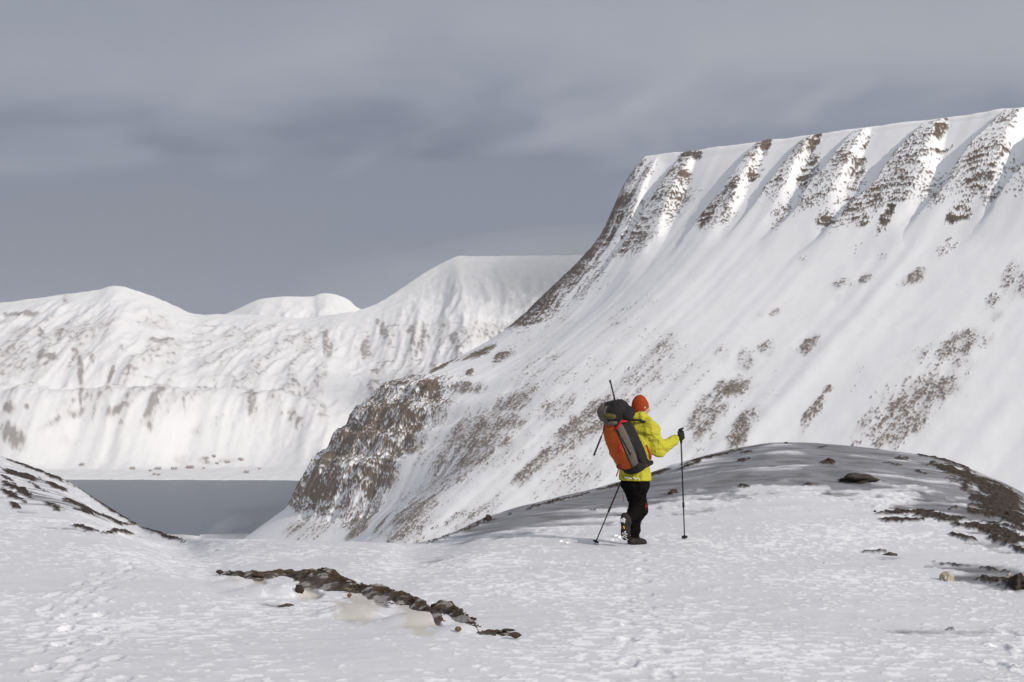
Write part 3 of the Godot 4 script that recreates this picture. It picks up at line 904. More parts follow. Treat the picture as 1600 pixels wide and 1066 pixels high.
func build_outcrop() -> void:
	var o := thing("rock_outcrop", "low bank of dark brown earth and broken rock breaking through the snow in the foreground", "rock outcrop")
	var rough := noise(81, 5.0, 3)
	var crumb := noise(83, 16.0, 3)
	var snow_in := noise(82, 3.2, 3)
	var mats := stone_mats()
	var shapes := []
	for k in 8: shapes.append(stone_mesh(900 + k, 0.5 + 0.06 * k))
	var rng := RandomNumberGenerator.new()
	rng.seed = 77
	var soil := vmat(0.95, 0.15)
	var gravel: Array[Transform3D] = []
	var tints: Array[Color] = []
	for strip: Array in OUTCROP:
		var spine: Array[Vector3] = []
		var us := []
		for c in strip:
			var q := meet(c[0], c[1], near_base, 6.0, 60.0, 0.25)
			spine.append(Vector3(q.x * q.y, near_base(q.x, q.y), -q.y))
		var n: int = 70 * (strip.size() - 1) / 2
		var m := 56
		var P := PackedVector3Array()
		var C := PackedColorArray()
		var T := PackedInt32Array()
		for i in n + 1:
			var f: float = float(i) / n * (strip.size() - 1)
			var a := mini(int(f), strip.size() - 2)
			var w: float = f - a
			var pos: Vector3 = spine[a].lerp(spine[a + 1], w)
			var dir: Vector3 = (spine[mini(a + 2, strip.size() - 1)] - spine[maxi(a - 1, 0)])
			dir.y = 0
			var side := Vector3(-0.25, 0, 1.0).normalized()
			var half := lerpf(strip[a][2], strip[a + 1][2], smoothstep(0, 1, w))
			var high := lerpf(strip[a][3], strip[a + 1][3], smoothstep(0, 1, w))
			for j in m + 1:
				var v := float(j) / m * 2.0 - 1.0      # -1 behind, 1 towards the viewer
				var edge := half * (1.0 + rough.get_noise_2d(pos.x * 0.3 + (9.0 if v > 0.0 else 0.0), pos.z * 0.3) * 0.6)
				var p := pos + side * (v * edge)
				var r := rough.get_noise_2d(p.x * 0.8, p.z * 0.35)
				var lump := (smoothstep(-1.0, -0.45, v)) * (1.0 - pow(clampf((v + 0.3) / 1.3, 0, 1), 1.4))
				p.y = near_at(p.x, p.z) - 0.035 + lump * high * 0.95 * (1.0 + r * 0.3) + r * 0.01 + crumb.get_noise_2d(p.x, p.z) * (0.012 if v < -0.1 else 0.004) * smoothstep(-1.0, -0.8, v)
				P.append(p)
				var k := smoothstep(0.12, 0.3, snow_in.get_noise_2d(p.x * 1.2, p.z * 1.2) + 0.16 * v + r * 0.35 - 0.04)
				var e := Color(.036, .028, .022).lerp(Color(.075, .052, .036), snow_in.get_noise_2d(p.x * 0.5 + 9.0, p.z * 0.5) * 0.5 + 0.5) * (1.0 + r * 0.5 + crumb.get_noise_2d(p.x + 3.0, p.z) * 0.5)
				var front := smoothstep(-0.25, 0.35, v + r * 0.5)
				e = e.lerp(Color(.085, .076, .074).lerp(Color(.2, .185, .175), smoothstep(0.3, 1.0, v)), front * (0.75 + 0.25 * snow_in.get_noise_2d(p.x * 2.0, p.z * 2.0)))  # dirty snow in front, darkened to paint in the shade of the hollow
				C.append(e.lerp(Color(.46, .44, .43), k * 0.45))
				if i < n and j < m:
					var q: int = i * (m + 1) + j
					T.append_array([q, q + m + 2, q + 1, q, q + m + 1, q + m + 2])
			for k in 2:
				var v := rng.randf_range(-1.0, 0.1) if rng.randf() < 0.8 else rng.randf_range(0.1, 0.6)
				var p := pos + side * (v * half) + Vector3(rng.randf_range(-.04, .04), 0, 0)
				var lump := (smoothstep(-1.0, -0.45, v)) * (1.0 - pow(clampf((v + 0.3) / 1.3, 0, 1), 1.4))
				p.y = near_at(p.x, p.z) - 0.042 + lump * high * 0.85
				var size := rng.randf_range(.012, .034)
				if k == 0 and i % 3 == 0:
					size = rng.randf_range(.025, .055) * (0.6 + high * 4.0)
					var st := obj("rock", shapes[rng.randi() % 8], mats[[0, 0, 1, 1, 1, 2][rng.randi() % 6]], o)
					st.transform = Transform3D(spin(rng, size, 0.62), p + Vector3(0, size * 0.15, 0))
				elif (v < 0.0 and rng.randf() < 0.9) or rng.randf() < 0.08:
					gravel.append(Transform3D(spin(rng, size), p + Vector3(0, size * 0.1, 0)))
					var g := rng.randf_range(.6, 1.5)
					tints.append(Color(.048 * g, .036 * g, .028 * g))
		var arr := []
		arr.resize(Mesh.ARRAY_MAX)
		arr[Mesh.ARRAY_VERTEX] = P
		arr[Mesh.ARRAY_COLOR] = C
		arr[Mesh.ARRAY_INDEX] = T
		var am := ArrayMesh.new()
		am.add_surface_from_arrays(Mesh.PRIMITIVE_TRIANGLES, arr)
		var st2 := SurfaceTool.new()
		st2.create_from(am, 0)
		st2.generate_normals()
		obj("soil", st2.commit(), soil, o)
	# the tan slab that lies on the top of the bank, and a few stones that stand out
	for b in [[488, 894, .23, .12, 4], [470, 897, .2, .1, 1], [452, 893, .13, .07, 2], [343, 894, .09, .06, 1], [405, 899, .14, .07, 2], [468, 921, .1, .12, 0], [716, 983, .06, .05, 4], [700, 946, .14, .1, 2], [690, 950, .12, .08, 2], [650, 936, .1, .06, 2], [542, 921, .07, .05, 4], [546, 930, .06, .06, 4], [805, 993, .1, .05, 2], [792, 985, .12, .04, 1]]:
		var q := meet(b[0], b[1] + 6, near_base, 6.0, 60.0, 0.25)
		var p := Vector3(q.x * q.y, near_base(q.x, q.y), -q.y)
		p.y = at_px(b[0], b[1], q.y).y
		var st := obj("rock", shapes[(int(b[0]) * 3) % 8], mats[b[4]], o)
		st.transform = Transform3D(Basis.from_euler(Vector3(0, b[0] * 0.1, 0.15)).scaled(Vector3(b[2], b[3], b[2] * 0.8)), p)
	var mm := MultiMesh.new()
	mm.transform_format = MultiMesh.TRANSFORM_3D
	mm.use_colors = true
	mm.mesh = shapes[2]
	mm.instance_count = gravel.size()
	for i in gravel.size():
		mm.set_instance_transform(i, gravel[i])
		mm.set_instance_color(i, tints[i])
	var gi := MultiMeshInstance3D.new()
	gi.name = "gravel"
	gi.multimesh = mm
	gi.material_override = vmat(0.95, 0.15)
	gi.set_meta("kind", "stuff")
	o.add_child(gi, true)

func build_stones() -> void:
	var mats := stone_mats()
	var bump := noise_tex(72, 0.04, 4, 256)
	mats.append(mat(.5, .45, .39, 0.9, bump, 1.0, 3.0))
	# column, row of the foot, width and height in pixels, material, label
	for b in [
		[1480, 907, 30, 15, 5, "pale beige boulder with a flat top lying alone on the snow at the lower right"],
		[1345, 747, 62, 9, 0, "dark brown hump of bare rock on the crown of the knoll"],
		[1391, 868, 20, 8, 3, "small flat brown stone half buried in thin snow right of the hiker"],
		[1592, 918, 34, 26, 0, "dark rough rock cut by the right edge of the photo"],
		[1577, 903, 14, 12, 5, "small light stone beside the dark rock at the right edge"],
		[763, 812, 14, 8, 0, "dark pointed stone on the skyline of the knoll left of the hiker"],
		[1228, 693, 10, 5, 3, "tiny stone on the very top of the knoll's skyline"],
		[1388, 801, 12, 7, 3, "small round stone on the upper edge of a dark earth strip"],
		[1367, 800, 7, 6, 0, "dark pebble left of the small round stone by the earth strip"],
		[1052, 770, 16, 8, 2, "brown stone on the scoured slope just left of the right-hand pole"],
		[748, 817, 8, 5, 1, "small stone below the pointed skyline stone"],
		[1295, 722, 26, 7, 1, "low dark rock on the knoll above the dark hump"],
		[1575, 806, 14, 9, 1, "brown rock on the right flank of the knoll"],
		[220, 1016, 4, 4, 0, "dark pebble alone on the snow at the lower left"],
		[448, 947, 26, 7, 3, "narrow grey-brown stone in front of the foreground outcrop"],
		[684, 993, 6, 4, 0, "small dark pebble in front of the right end of the outcrop"],
	]:
		var q := meet(b[0], b[1], near_base, 6.0, 60.0, 0.25)
		if q.x < -50: continue
		var w: float = b[2] * q.y / K
		var h: float = b[3] * q.y / K
		var p := Vector3(q.x * q.y, near_base(q.x, q.y) - 0.02, -q.y)
		var o := obj("boulder" if b[2] > 25 else "stone", stone_mesh(300 + int(b[0]), 1.0, b[2] > 12), mats[b[4]])
		tag(o, b[5], "boulder" if b[2] > 25 else "stone")
		o.transform = Transform3D(Basis(Vector3.UP, b[0] * 0.37).scaled(Vector3(w, h * 1.7, w)), p)
	# lumps of kicked snow by the lifted boot
	var snow := mat(.8, .8, .81, 0.9)
	for b in [[956, 845, 9, 7, "largest snow lump, left of the lifted boot"], [962, 838, 10, 6, "snow lump touching the lifted boot from behind"], [967, 841, 8, 9, "upright snow lump just left of the boot toe"], [876, 847, 9, 6, "snow lump left of the left pole tip"], [886, 849, 7, 4, "small snow lump between the left pole tip and a bigger lump"], [975, 851, 8, 4, "flat snow lump under the lifted boot"]]:
		var q := meet(b[0], b[1], near_base, 6.0, 60.0, 0.25)
		if q.x < -50: continue
		var w: float = b[2] * q.y / K
		var o := obj("snow_lump", stone_mesh(500 + int(b[0]), 1.0), snow)
		tag(o, b[4], "snow lump", "lumps of kicked up snow")
		o.transform = Transform3D(Basis(Vector3.UP, b[0] * 0.37).scaled(Vector3(w, b[3] * q.y / K * 1.0, w)), Vector3(q.x * q.y, near_base(q.x, q.y), -q.y))

# ---------------------------------------------------------------- the houses on the far shore
func box_into(st: SurfaceTool, a: Vector3, b: Vector3) -> void:
	var bm := BoxMesh.new()
	bm.size = b - a
	st.append_from(bm, 0, Transform3D(Basis(), (a + b) * 0.5))

func build_houses() -> void:
	var wall := mat(.3, .275, .27)
	var wall2 := mat(.32, .25, .235)
	var roof := mat(.42, .41, .41)
	var glass := mat(.04, .045, .05, 0.2)
	var k := 0
	for b in [
		[128, 727, 16, "lone dark cabin farthest left on the far shore"], [207, 733, 18, "long low cabin left of the cluster on the far shore"], [235, 737, 12, "tiny shed just above the water left of the first big house"], [247, 734, 22, "dark house, leftmost of three large ones in a row by the water"], [241, 742, 12, "small hut at the water's edge below the leftmost large house"], [248, 743, 10, "smallest hut at the water's edge"],
		[272, 734, 22, "dark house in the middle of the three large ones by the water"], [297, 732, 26, "reddish house, rightmost of the three large ones by the water"], [318, 733, 10, "small shed right of the reddish house"], [323, 717, 14, "dark cabin up the slope, left of the pair"], [334, 714, 14, "dark cabin highest up the slope"], [339, 725, 12, "cabin below the highest one"],
		[356, 723, 16, "reddish cabin on the slope right of the highest one"], [376, 719, 18, "long cabin rightmost on the slope"], [405, 734, 12, "small cabin far right along the shore"], [385, 739, 18, "grey boathouse on the very edge of the water"],
	]:
		var q := meet(b[0], b[1], far_base, 4000.0, 5000.0, 4.0)
		if q.x < -50: continue
		var y := far_base(q.x, q.y)
		var o := thing("house", b[3], "house", Vector3(q.x * q.y, y - 1.0, -q.y), "houses on the far shore")
		o.rotation.y = sin(k * 2.3) * 0.5
		var w: float = b[2] * 0.40
		var d := w * 0.7
		var hh := 3.2 + w * 0.35
		var st := SurfaceTool.new()
		st.begin(Mesh.PRIMITIVE_TRIANGLES)
		box_into(st, Vector3(-w, -3, -d), Vector3(w, hh, d))
		obj("wall", st.commit(), wall2 if k % 3 == 1 else wall, o)
		var pr := PrismMesh.new()
		pr.size = Vector3(d * 2.3, hh * 0.6, w * 2.15)
		var r := obj("roof", pr, roof, o)
		r.position.y = hh * 1.3
		r.rotation.y = PI / 2
		for x in [-0.5, 0.35]:
			var bm := BoxMesh.new()
			bm.size = Vector3(w * 0.28, hh * 0.4, 0.4)
			var wi := obj("window", bm, glass, o)
			wi.position = Vector3(w * x, hh * 0.55, d + 0.1)
		k += 1

# ---------------------------------------------------------------- bodies from bones
## A surface round tapered bones [a, b, radius a, radius b], joined smoothly. tweak(p, d) -> d may fold or cut it.
func net(bones: Array, cell: float, k: float, tweak = null) -> ArrayMesh:
	var lo := Vector3.ONE * 1e9
	var hi := -lo
	for b in bones:
		var r: float = maxf(b[2], b[3]) + k * 2.0 + cell * 3.0
		for p in [b[0], b[1]]:
			lo = lo.min(p - Vector3.ONE * r)
			hi = hi.max(p + Vector3.ONE * r)
	var nx := int((hi.x - lo.x) / cell) + 2
	var ny := int((hi.y - lo.y) / cell) + 2
	var nz := int((hi.z - lo.z) / cell) + 2
	var f := PackedFloat32Array()
	f.resize(nx * ny * nz)
	for b in bones:
		var a: Vector3 = b[0]
		var ab: Vector3 = b[1] - a
		var ra: float = b[2]
		var rb: float = b[3]
		var r := maxf(ra, rb) + k * 3.5 + cell * 2.0
		var p0 := (a.min(b[1]) - Vector3.ONE * r - lo) / cell
		var p1 := (a.max(b[1]) + Vector3.ONE * r - lo) / cell
		var len2 := maxf(ab.length_squared(), 1e-9)
		for z in range(maxi(int(p0.z), 0), mini(int(p1.z) + 1, nz - 1) + 1):
			for y in range(maxi(int(p0.y), 0), mini(int(p1.y) + 1, ny - 1) + 1):
				for x in range(maxi(int(p0.x), 0), mini(int(p1.x) + 1, nx - 1) + 1):
					var p := lo + Vector3(x, y, z) * cell
					var t := clampf((p - a).dot(ab) / len2, 0.0, 1.0)
					var d := (p - a - ab * t).length() - lerpf(ra, rb, t)
					if d < k * 4.0 + cell * 2.0: f[(z * ny + y) * nx + x] += exp(-d / k)
	var cut: bool = tweak != null
	for i in f.size():
		if f[i] > 0.0:
			var d := -k * log(f[i])
			if cut and absf(d) < 0.12:
				d = tweak.call(lo + Vector3(i % nx, (i / nx) % ny, i / (nx * ny)) * cell, d)
			f[i] = d
		else: f[i] = 1.0
	var where := {}
	var P := PackedVector3Array()
	var N := PackedVector3Array()
	var T := PackedInt32Array()
	var sx := 1
	var sy := nx
	var sz := nx * ny
	for z in nz - 1:
		for y in ny - 1:
			for x in nx - 1:
				var i := x + y * sy + z * sz
				var c0 := f[i]
				if c0 > cell * 2.5: continue
				var v := [c0, f[i + sx], f[i + sy], f[i + sx + sy], f[i + sz], f[i + sx + sz], f[i + sy + sz], f[i + sx + sy + sz]]
				var neg := 0
				for q in v:
					if q < 0: neg += 1
				if neg == 0 or neg == 8: continue
				var sum := Vector3.ZERO
				var n := 0
				for e in EDGES:
					var va: float = v[e[0]]
					var vb: float = v[e[1]]
					if (va < 0) != (vb < 0):
						var t := va / (va - vb)
						var A := Vector3(e[0] & 1, (e[0] >> 1) & 1, e[0] >> 2)
						var B := Vector3(e[1] & 1, (e[1] >> 1) & 1, e[1] >> 2)
						sum += A.lerp(B, t)
						n += 1
				where[i] = P.size()
				P.append(lo + (Vector3(x, y, z) + sum / n) * cell)
				N.append(Vector3(v[1] + v[3] + v[5] + v[7] - v[0] - v[2] - v[4] - v[6], v[2] + v[3] + v[6] + v[7] - v[0] - v[1] - v[4] - v[5], v[4] + v[5] + v[6] + v[7] - v[0] - v[1] - v[2] - v[3]).normalized())
	for i in where:
		for ax in 3:
			var s0: int = [sx, sy, sz][ax]
			var s1: int = [sy, sz, sx][ax]
			var s2: int = [sz, sx, sy][ax]
			var a: float = f[i]
			var b: float = f[i + s0]
			if (a < 0) == (b < 0): continue
			if not (where.has(i - s1) and where.has(i - s2) and where.has(i - s1 - s2)): continue
			var q0: int = where[i]
			var q1: int = where[i - s1]
			var q2: int = where[i - s1 - s2]
			var q3: int = where[i - s2]
			if a < 0: T.append_array([q0, q2, q1, q0, q3, q2])
			else: T.append_array([q0, q1, q2, q0, q2, q3])
	var arr := []
	arr.resize(Mesh.ARRAY_MAX)
	arr[Mesh.ARRAY_VERTEX] = P
	arr[Mesh.ARRAY_NORMAL] = N
	arr[Mesh.ARRAY_INDEX] = T
	var m := ArrayMesh.new()
	if P.size() > 2: m.add_surface_from_arrays(Mesh.PRIMITIVE_TRIANGLES, arr)
	return m

const EDGES := [[0, 1], [2, 3], [4, 5], [6, 7], [0, 2], [1, 3], [4, 6], [5, 7], [0, 4], [1, 5], [2, 6], [3, 7]]

## a round bar through points, with a radius at each
func tube(pts: Array, radii: Array, sides := 10) -> ArrayMesh:
	var st := SurfaceTool.new()
	st.begin(Mesh.PRIMITIVE_TRIANGLES)
	tube_into(st, pts, radii, sides)
	st.generate_normals()
	return st.commit()

func tube_into(st: SurfaceTool, pts: Array, radii: Array, sides := 10, squash := 1.0) -> void:
	var rings := []
	var n := pts.size()
	for i in n:
		var d: Vector3 = (pts[mini(i + 1, n - 1)] - pts[maxi(i - 1, 0)]).normalized()
		var u := d.cross(Vector3(0.31, 0.2, 0.93)).normalized()
		var w := d.cross(u).normalized()
		var ring := []
		for k in sides:
			var a := TAU * k / sides
			ring.append(pts[i] + (u * cos(a) + w * sin(a) * squash) * radii[i])
		rings.append(ring)
	for i in n - 1:
		for k in sides:
			var a: Vector3 = rings[i][k]
			var b: Vector3 = rings[i][(k + 1) % sides]
			var c: Vector3 = rings[i + 1][k]
			var d: Vector3 = rings[i + 1][(k + 1) % sides]
			for p in [a, b, c, b, d, c]: st.add_vertex(p)
	for k in range(1, sides - 1):
		for p in [rings[0][0], rings[0][k + 1], rings[0][k], rings[n - 1][0], rings[n - 1][k], rings[n - 1][k + 1]]: st.add_vertex(p)

## part of a swollen box: half sizes h, roundness e (1 = ball, small = box), a patch of it given by two angle ranges
func pouch(h: Vector3, e1: float, e2: float, a0: float, a1: float, b0: float, b1: float, grow: float, na := 40, nb := 28, wrinkle := 0.006) -> ArrayMesh:
	var nz := noise(91, 6.0, 3)
	var st := SurfaceTool.new()
	st.begin(Mesh.PRIMITIVE_TRIANGLES)
	var pw := func(x: float, e: float) -> float: return signf(x) * pow(absf(x), e)
	var grid := []
	for j in nb + 1:
		for i in na + 1:
			var a := lerpf(a0, a1, float(i) / na)
			var b := lerpf(b0, b1, float(j) / nb)
			var p := Vector3(pw.call(cos(b), e1) * pw.call(cos(a), e2), pw.call(sin(b), e1), pw.call(cos(b), e1) * pw.call(sin(a), e2)) * h
			var edge := 1.0
			if grow > 0.0 and (i == 0 or j == 0 or i == na or j == nb): edge = 0.0
			var out := p.normalized()
			p += out * (grow * edge - (0.004 if edge == 0.0 else 0.0) + nz.get_noise_3dv(p) * wrinkle)
			grid.append(p)
	for j in nb:
		for i in na:
			var q := j * (na + 1) + i
			st.set_smooth_group(0)
			for k in [q, q + 1, q + na + 1, q + 1, q + na + 2, q + na + 1]: st.add_vertex(grid[k])
	st.index()
	st.generate_normals()
	return st.commit()

const HD := 17.2                        # how far the hiker is

func build_hiker() -> void:
	var foot := at_px(990, 851, HD)
	var shift := Vector3(0, near_at(foot.x, foot.z) - 0.01 - foot.y, 0)
	var J := func(px: float, py: float, dz: float) -> Vector3: return at_px(px, py, HD + dz) + shift
	var F := Vector3(0.64, 0, -0.77)      # the way the hiker walks
	var R := Vector3(0.77, 0, 0.64)       # the hiker's right
	var base := Vector3(foot.x, near_at(foot.x, foot.z), foot.z)
	var o := thing("person", "hiker in yellow jacket, orange beanie and black trousers walking away across the snow", "person")
	var weave := noise_tex(95, 0.12, 3, 256)
	var folds := noise_tex(96, 0.02, 3, 256)
	var skin := mat(.42, .26, .19, 0.6)
	var yellow := mat(.40, .375, .03, 0.8, folds, 2.2, 2.6)
	var black := mat(.007, .0062, .006, 0.95, folds, 2.5, 2.2)
	black.metallic_specular = 0.08
	var glove_m := mat(.016, .015, .015, 0.8, weave, 0.4, 6.0)
	var orange := mat(.30, .042, .008, 0.95, weave, 0.6, 8.0)
	var fold := noise(97, 7.0, 2)
	# joints
	var head: Vector3 = J.call(1001, 634, 0.0)
	var neck: Vector3 = J.call(999, 657, 0.0)
	var chest: Vector3 = J.call(996, 686, 0.0)
	var waist: Vector3 = J.call(993, 716, 0.0)
	var pelvis: Vector3 = J.call(992, 742, 0.0)
	var sR := chest + R * 0.19 + Vector3(0, 0.14, 0)
	var sL := chest - R * 0.19 + Vector3(0, 0.14, 0)
	var eR: Vector3 = J.call(1030, 703, -0.10)
	var wR: Vector3 = J.call(1054, 686, 0.0)
	var hR: Vector3 = J.call(1064, 679, 0.03)
	var eL: Vector3 = J.call(963, 704, 0.12)
	var wL: Vector3 = J.call(972, 728, 0.28)
	var hL: Vector3 = J.call(977, 736, 0.33)
	var hipR := pelvis + R * 0.09
	var hipL := pelvis - R * 0.09
	var kR: Vector3 = J.call(994, 797, -0.02)
	var aR: Vector3 = J.call(991, 839, 0.0)
	var kL: Vector3 = J.call(1000, 793, 0.02)
	var aL: Vector3 = J.call(979, 812, -0.33)
	var toeL := aL + Vector3(0.02, -0.17, -0.03)
	var toeR := aR + F * 0.17 + Vector3(0, -0.065, 0)
	var up := Vector3.UP
	var face := (F * 0.93 + R * 0.36).normalized()
	var fside := face.cross(up).normalized()
	# body: one continuous figure, mostly under the clothes
	var body := [
		[head + up * 0.02 - face * 0.01, head + up * 0.01 + face * 0.02, .082, .078], [head - up * 0.06 + face * 0.045, head - up * 0.045 + face * 0.05, .05, .055], [head - up * 0.02 + face * 0.1, head - up * 0.035 + face * 0.115, .012, .016],
		[head - up * 0.07, neck - up * 0.06, .056, .06], [chest + up * 0.1, waist, .12, .11], [sL, sR, .06, .06], [waist, pelvis, .12, .125],
		[sR, eR, .048, .038], [eR, wR, .036, .027], [sL, eL, .048, .038], [eL, wL, .036, .027],
		[hipR, kR, .075, .05], [kR, aR, .05, .036], [hipL, kL, .075, .05], [kL, aL, .05, .036], [aR - up * 0.03, toeR, .035, .03], [aL, toeL, .035, .03],
		[head + fside * 0.088 - up * 0.01, head + fside * 0.088 - up * 0.035, .014, .011], [head - fside * 0.088 - up * 0.01, head - fside * 0.088 - up * 0.035, .014, .011],
	]
	obj("body", net(body, 0.012, 0.012), skin, o)
	for s in [-1.0, 1.0]:
		var sp := SphereMesh.new()
		sp.radius = 0.012
		sp.height = 0.024
		sp.radial_segments = 12
		sp.rings = 8
		obj("eye", sp, mat(.05, .04, .035, 0.3), o).position = head + face * 0.088 + fside * s * 0.033 - up * 0.005
	obj("mouth", tube([head + face * 0.096 - up * 0.068 - fside * 0.022, head + face * 0.1 - up * 0.067, head + face * 0.096 - up * 0.068 + fside * 0.022], [.004, .006, .004], 6), mat(.3, .12, .1, 0.6), o)
	# jacket
	var hem := pelvis.y - 0.055
	var jk := [
		[chest + up * 0.11, chest - up * 0.05, .155, .17], [chest - up * 0.05, waist, .165, .155], [waist, pelvis - up * 0.02, .155, .18], [pelvis - up * 0.02, pelvis - up * 0.14, .18, .192],
		[sL, sR, .085, .085], [neck - up * 0.03, chest + up * 0.12, .085, .13],
		[sR, eR, .082, .07], [eR, wR.lerp(hR, 0.12), .068, .056], [sL, eL, .082, .07], [eL, wL.lerp(hL, 0.1), .068, .056],
	]
	var jt := func(p: Vector3, d: float) -> float:
		var g := p - chest
		d += fold.get_noise_3d(p.x * 0.7, p.y * 1.3, p.z * 0.7) * 0.022
		# gathered creases on the sleeves and above the hem
		d += sin((p - eR).length() * 95.0) * 0.004 * clampf(1.0 - (p - eR).length() / 0.22, 0, 1)
		d += sin(p.y * 60.0 + p.x * 14.0) * 0.003 * clampf(1.0 - absf(g.y + 0.42) / 0.12, 0, 1)
		if absf(g.dot(R)) < 0.2: d += maxf(absf(g.dot(F)) - 0.12, 0.0) * 0.35
		return maxf(d, hem + fold.get_noise_2d(p.x * 0.4, p.z * 0.4) * 0.006 - p.y)
	obj("jacket", net(jk, 0.011, 0.03, jt), yellow, o)
	# wind-packed snow sticking to the back of the hem
	var dust := mat(.75, .75, .77, 0.95)
	for b in [[978, 744, -.19], [984, 745, -.2], [992, 745, -.2], [997, 746, -.19]]:
		var c: Vector3 = J.call(b[0], b[1], b[2])
		obj("snow_patch", net([[c - R * 0.015, c + R * 0.02 - up * 0.012, .008, .006]], 0.004, 0.004), dust, o)
	# hood, lying back round the neck
	var hood := [
		[neck - F * 0.07 + up * 0.055 - R * 0.07, neck - F * 0.10 + up * 0.03, .05, .055], [neck - F * 0.10 + up * 0.03, neck - F * 0.07 + up * 0.055 + R * 0.08, .055, .052],
		[neck - F * 0.07 + up * 0.055 + R * 0.08, neck + F * 0.05 + up * 0.02 + R * 0.1, .05, .042], [neck - F * 0.07 + up * 0.055 - R * 0.07, neck + F * 0.05 + up * 0.02 - R * 0.1, .05, .042],
		[neck - F * 0.05 - up * 0.02, neck + F * 0.04 - up * 0.02, .1, .09], [neck - F * 0.09 + up * 0.075 + R * 0.03, neck - F * 0.03 + up * 0.05 + R * 0.1, .035, .04],
	]
	obj("hood", net(hood, 0.01, 0.012, func(p: Vector3, d: float) -> float: return d + fold.get_noise_3dv(p * 1.6) * 0.01), yellow, o)
	# trousers
	var tr := [
		[pelvis + up * 0.03, pelvis - up * 0.1, .13, .135], [hipR - up * 0.08, kR, .1, .085], [kR, aR, .083, .066], [hipL - up * 0.08, kL, .1, .085], [kL, aL.lerp(kL, 0.1), .083, .07],
	]
	var tt := func(p: Vector3, d: float) -> float:
		d += fold.get_noise_3d(p.x * 0.9, p.y * 1.2, p.z * 0.9) * 0.016
		d += sin((p - kR).length() * 80.0 + p.x * 20.0) * 0.004 * clampf(1.0 - (p - kR).length() / 0.2, 0, 1)
		return d
	obj("trousers", net(tr, 0.011, 0.02, tt), black, o)
	# beanie
	var cap := [[head + up * 0.035 - face * 0.012, head + up * 0.02 + face * 0.006, .094, .09], [head - face * 0.018 - up * 0.02, head - up * 0.015, .092, .089], [head + up * 0.085 - face * 0.01, head + up * 0.09, .058, .05]]
	var ct := func(p: Vector3, d: float) -> float:
		var q := p - head
		d += sin(atan2(q.dot(fside), q.dot(face)) * 26.0) * 0.0016
		return maxf(d, -0.052 + q.dot(face) * 0.55 - q.y)
	obj("beanie", net(cap, 0.008, 0.012, ct), orange, o)
	var brim := []
	for i in 25:
		var a := TAU * i / 24
		var dir := face * cos(a) + fside * sin(a)
		brim.append(head + dir * 0.094 + up * (-0.04 + cos(a) * 0.058) - face * 0.012)
	var brr := []
	for i in 25: brr.append(0.012)
	obj("beanie_brim", tube(brim, brr, 8), orange, o)
	# gloves: five fingers closed round the grip
	var polR: Vector3 = (J.call(1060, 672, 0.0) - J.call(1066, 836, 0.45)).normalized()
	var tipL: Vector3 = J.call(929, 850, 0.05)
	var polL := (hL - tipL).normalized()
	obj("glove", net(hand(wR, hR, polR, R), 0.006, 0.006), glove_m, o)
	obj("glove", net(hand(wL, hL, polL, -R), 0.006, 0.006), glove_m, o)
	var cuff := mat(.33, .27, .25, 0.8)
	obj("glove_cuff", tube([wR.lerp(eR, 0.06), wR.lerp(hR, 0.35)], [.05, .043], 14), cuff, o)
	# boots
	boot(o, aR, (F * 0.97 + R * 0.1).normalized(), up, true)
	var bd := (toeL - aL).normalized()
	boot(o, aL.lerp(kL, 0.02), bd, (kL - aL).normalized(), false)
	# gaiters: red pull tabs
	var red := mat(.33, .012, .02, 0.7)
	obj("pull_tab", tube([J.call(974, 772, -.06), J.call(974, 777, -.07), J.call(974, 783, -.07)], [.004, .007, .003], 6), red, o)
	obj("pull_tab", tube([J.call(1010, 785, -.08), J.call(1009, 790, -.09), J.call(1009, 795, -.09)], [.004, .008, .003], 6), red, o)
	build_pack(J, F, R)
	# poles
	pole("black trekking pole standing upright in the snow, held in the hiker's outstretched right hand", hR, polR, 836)
	pole("black trekking pole slanting down to the left behind the hiker's left hip", hL, polL, 850)

## bones of a hand with a palm, four fingers curled round a grip that runs along axis, and a thumb
func hand(w: Vector3, h: Vector3, axis: Vector3, outer: Vector3) -> Array:
	var fw := (h - w).normalized()
	axis = (axis - fw * axis.dot(fw) * 0.4).normalized()
	var side := fw.cross(axis).normalized()
	if side.dot(outer) < 0: side = -side
	var bones := [[w, w.lerp(h, 0.5), .031, .034]]
	var palm := h + side * 0.026 - fw * 0.012
	bones.append([palm - axis * 0.03, palm + axis * 0.03, .02, .02])
	bones.append([w.lerp(palm, 0.4), palm, .028, .026])
	for i in 4:
		var k: Vector3 = palm + axis * (0.034 - i * 0.0225) + fw * 0.028
		var len_: float = [0.92, 1.0, 0.95, 0.78][i]
		var a := k + (fw * 0.018 - side * 0.026) * len_
		var b := a + (-side * 0.03 - fw * 0.012) * len_
		var c := b + (-fw * 0.024 + side * 0.008) * len_
		bones.append([palm + axis * (0.03 - i * 0.02), k, .012, .011])
		bones.append([k, a, .0105, .01])
		bones.append([a, b, .01, .0095])
		bones.append([b, c, .0095, .0085])
	var th := palm + axis * 0.03 - fw * 0.03
	var t1 := th + axis * 0.03 - side * 0.02 + fw * 0.012
	var t2 := t1 - side * 0.022 + fw * 0.02
	bones.append([th, t1, .014, .012])
	bones.append([t1, t2, .012, .01])
	return bones

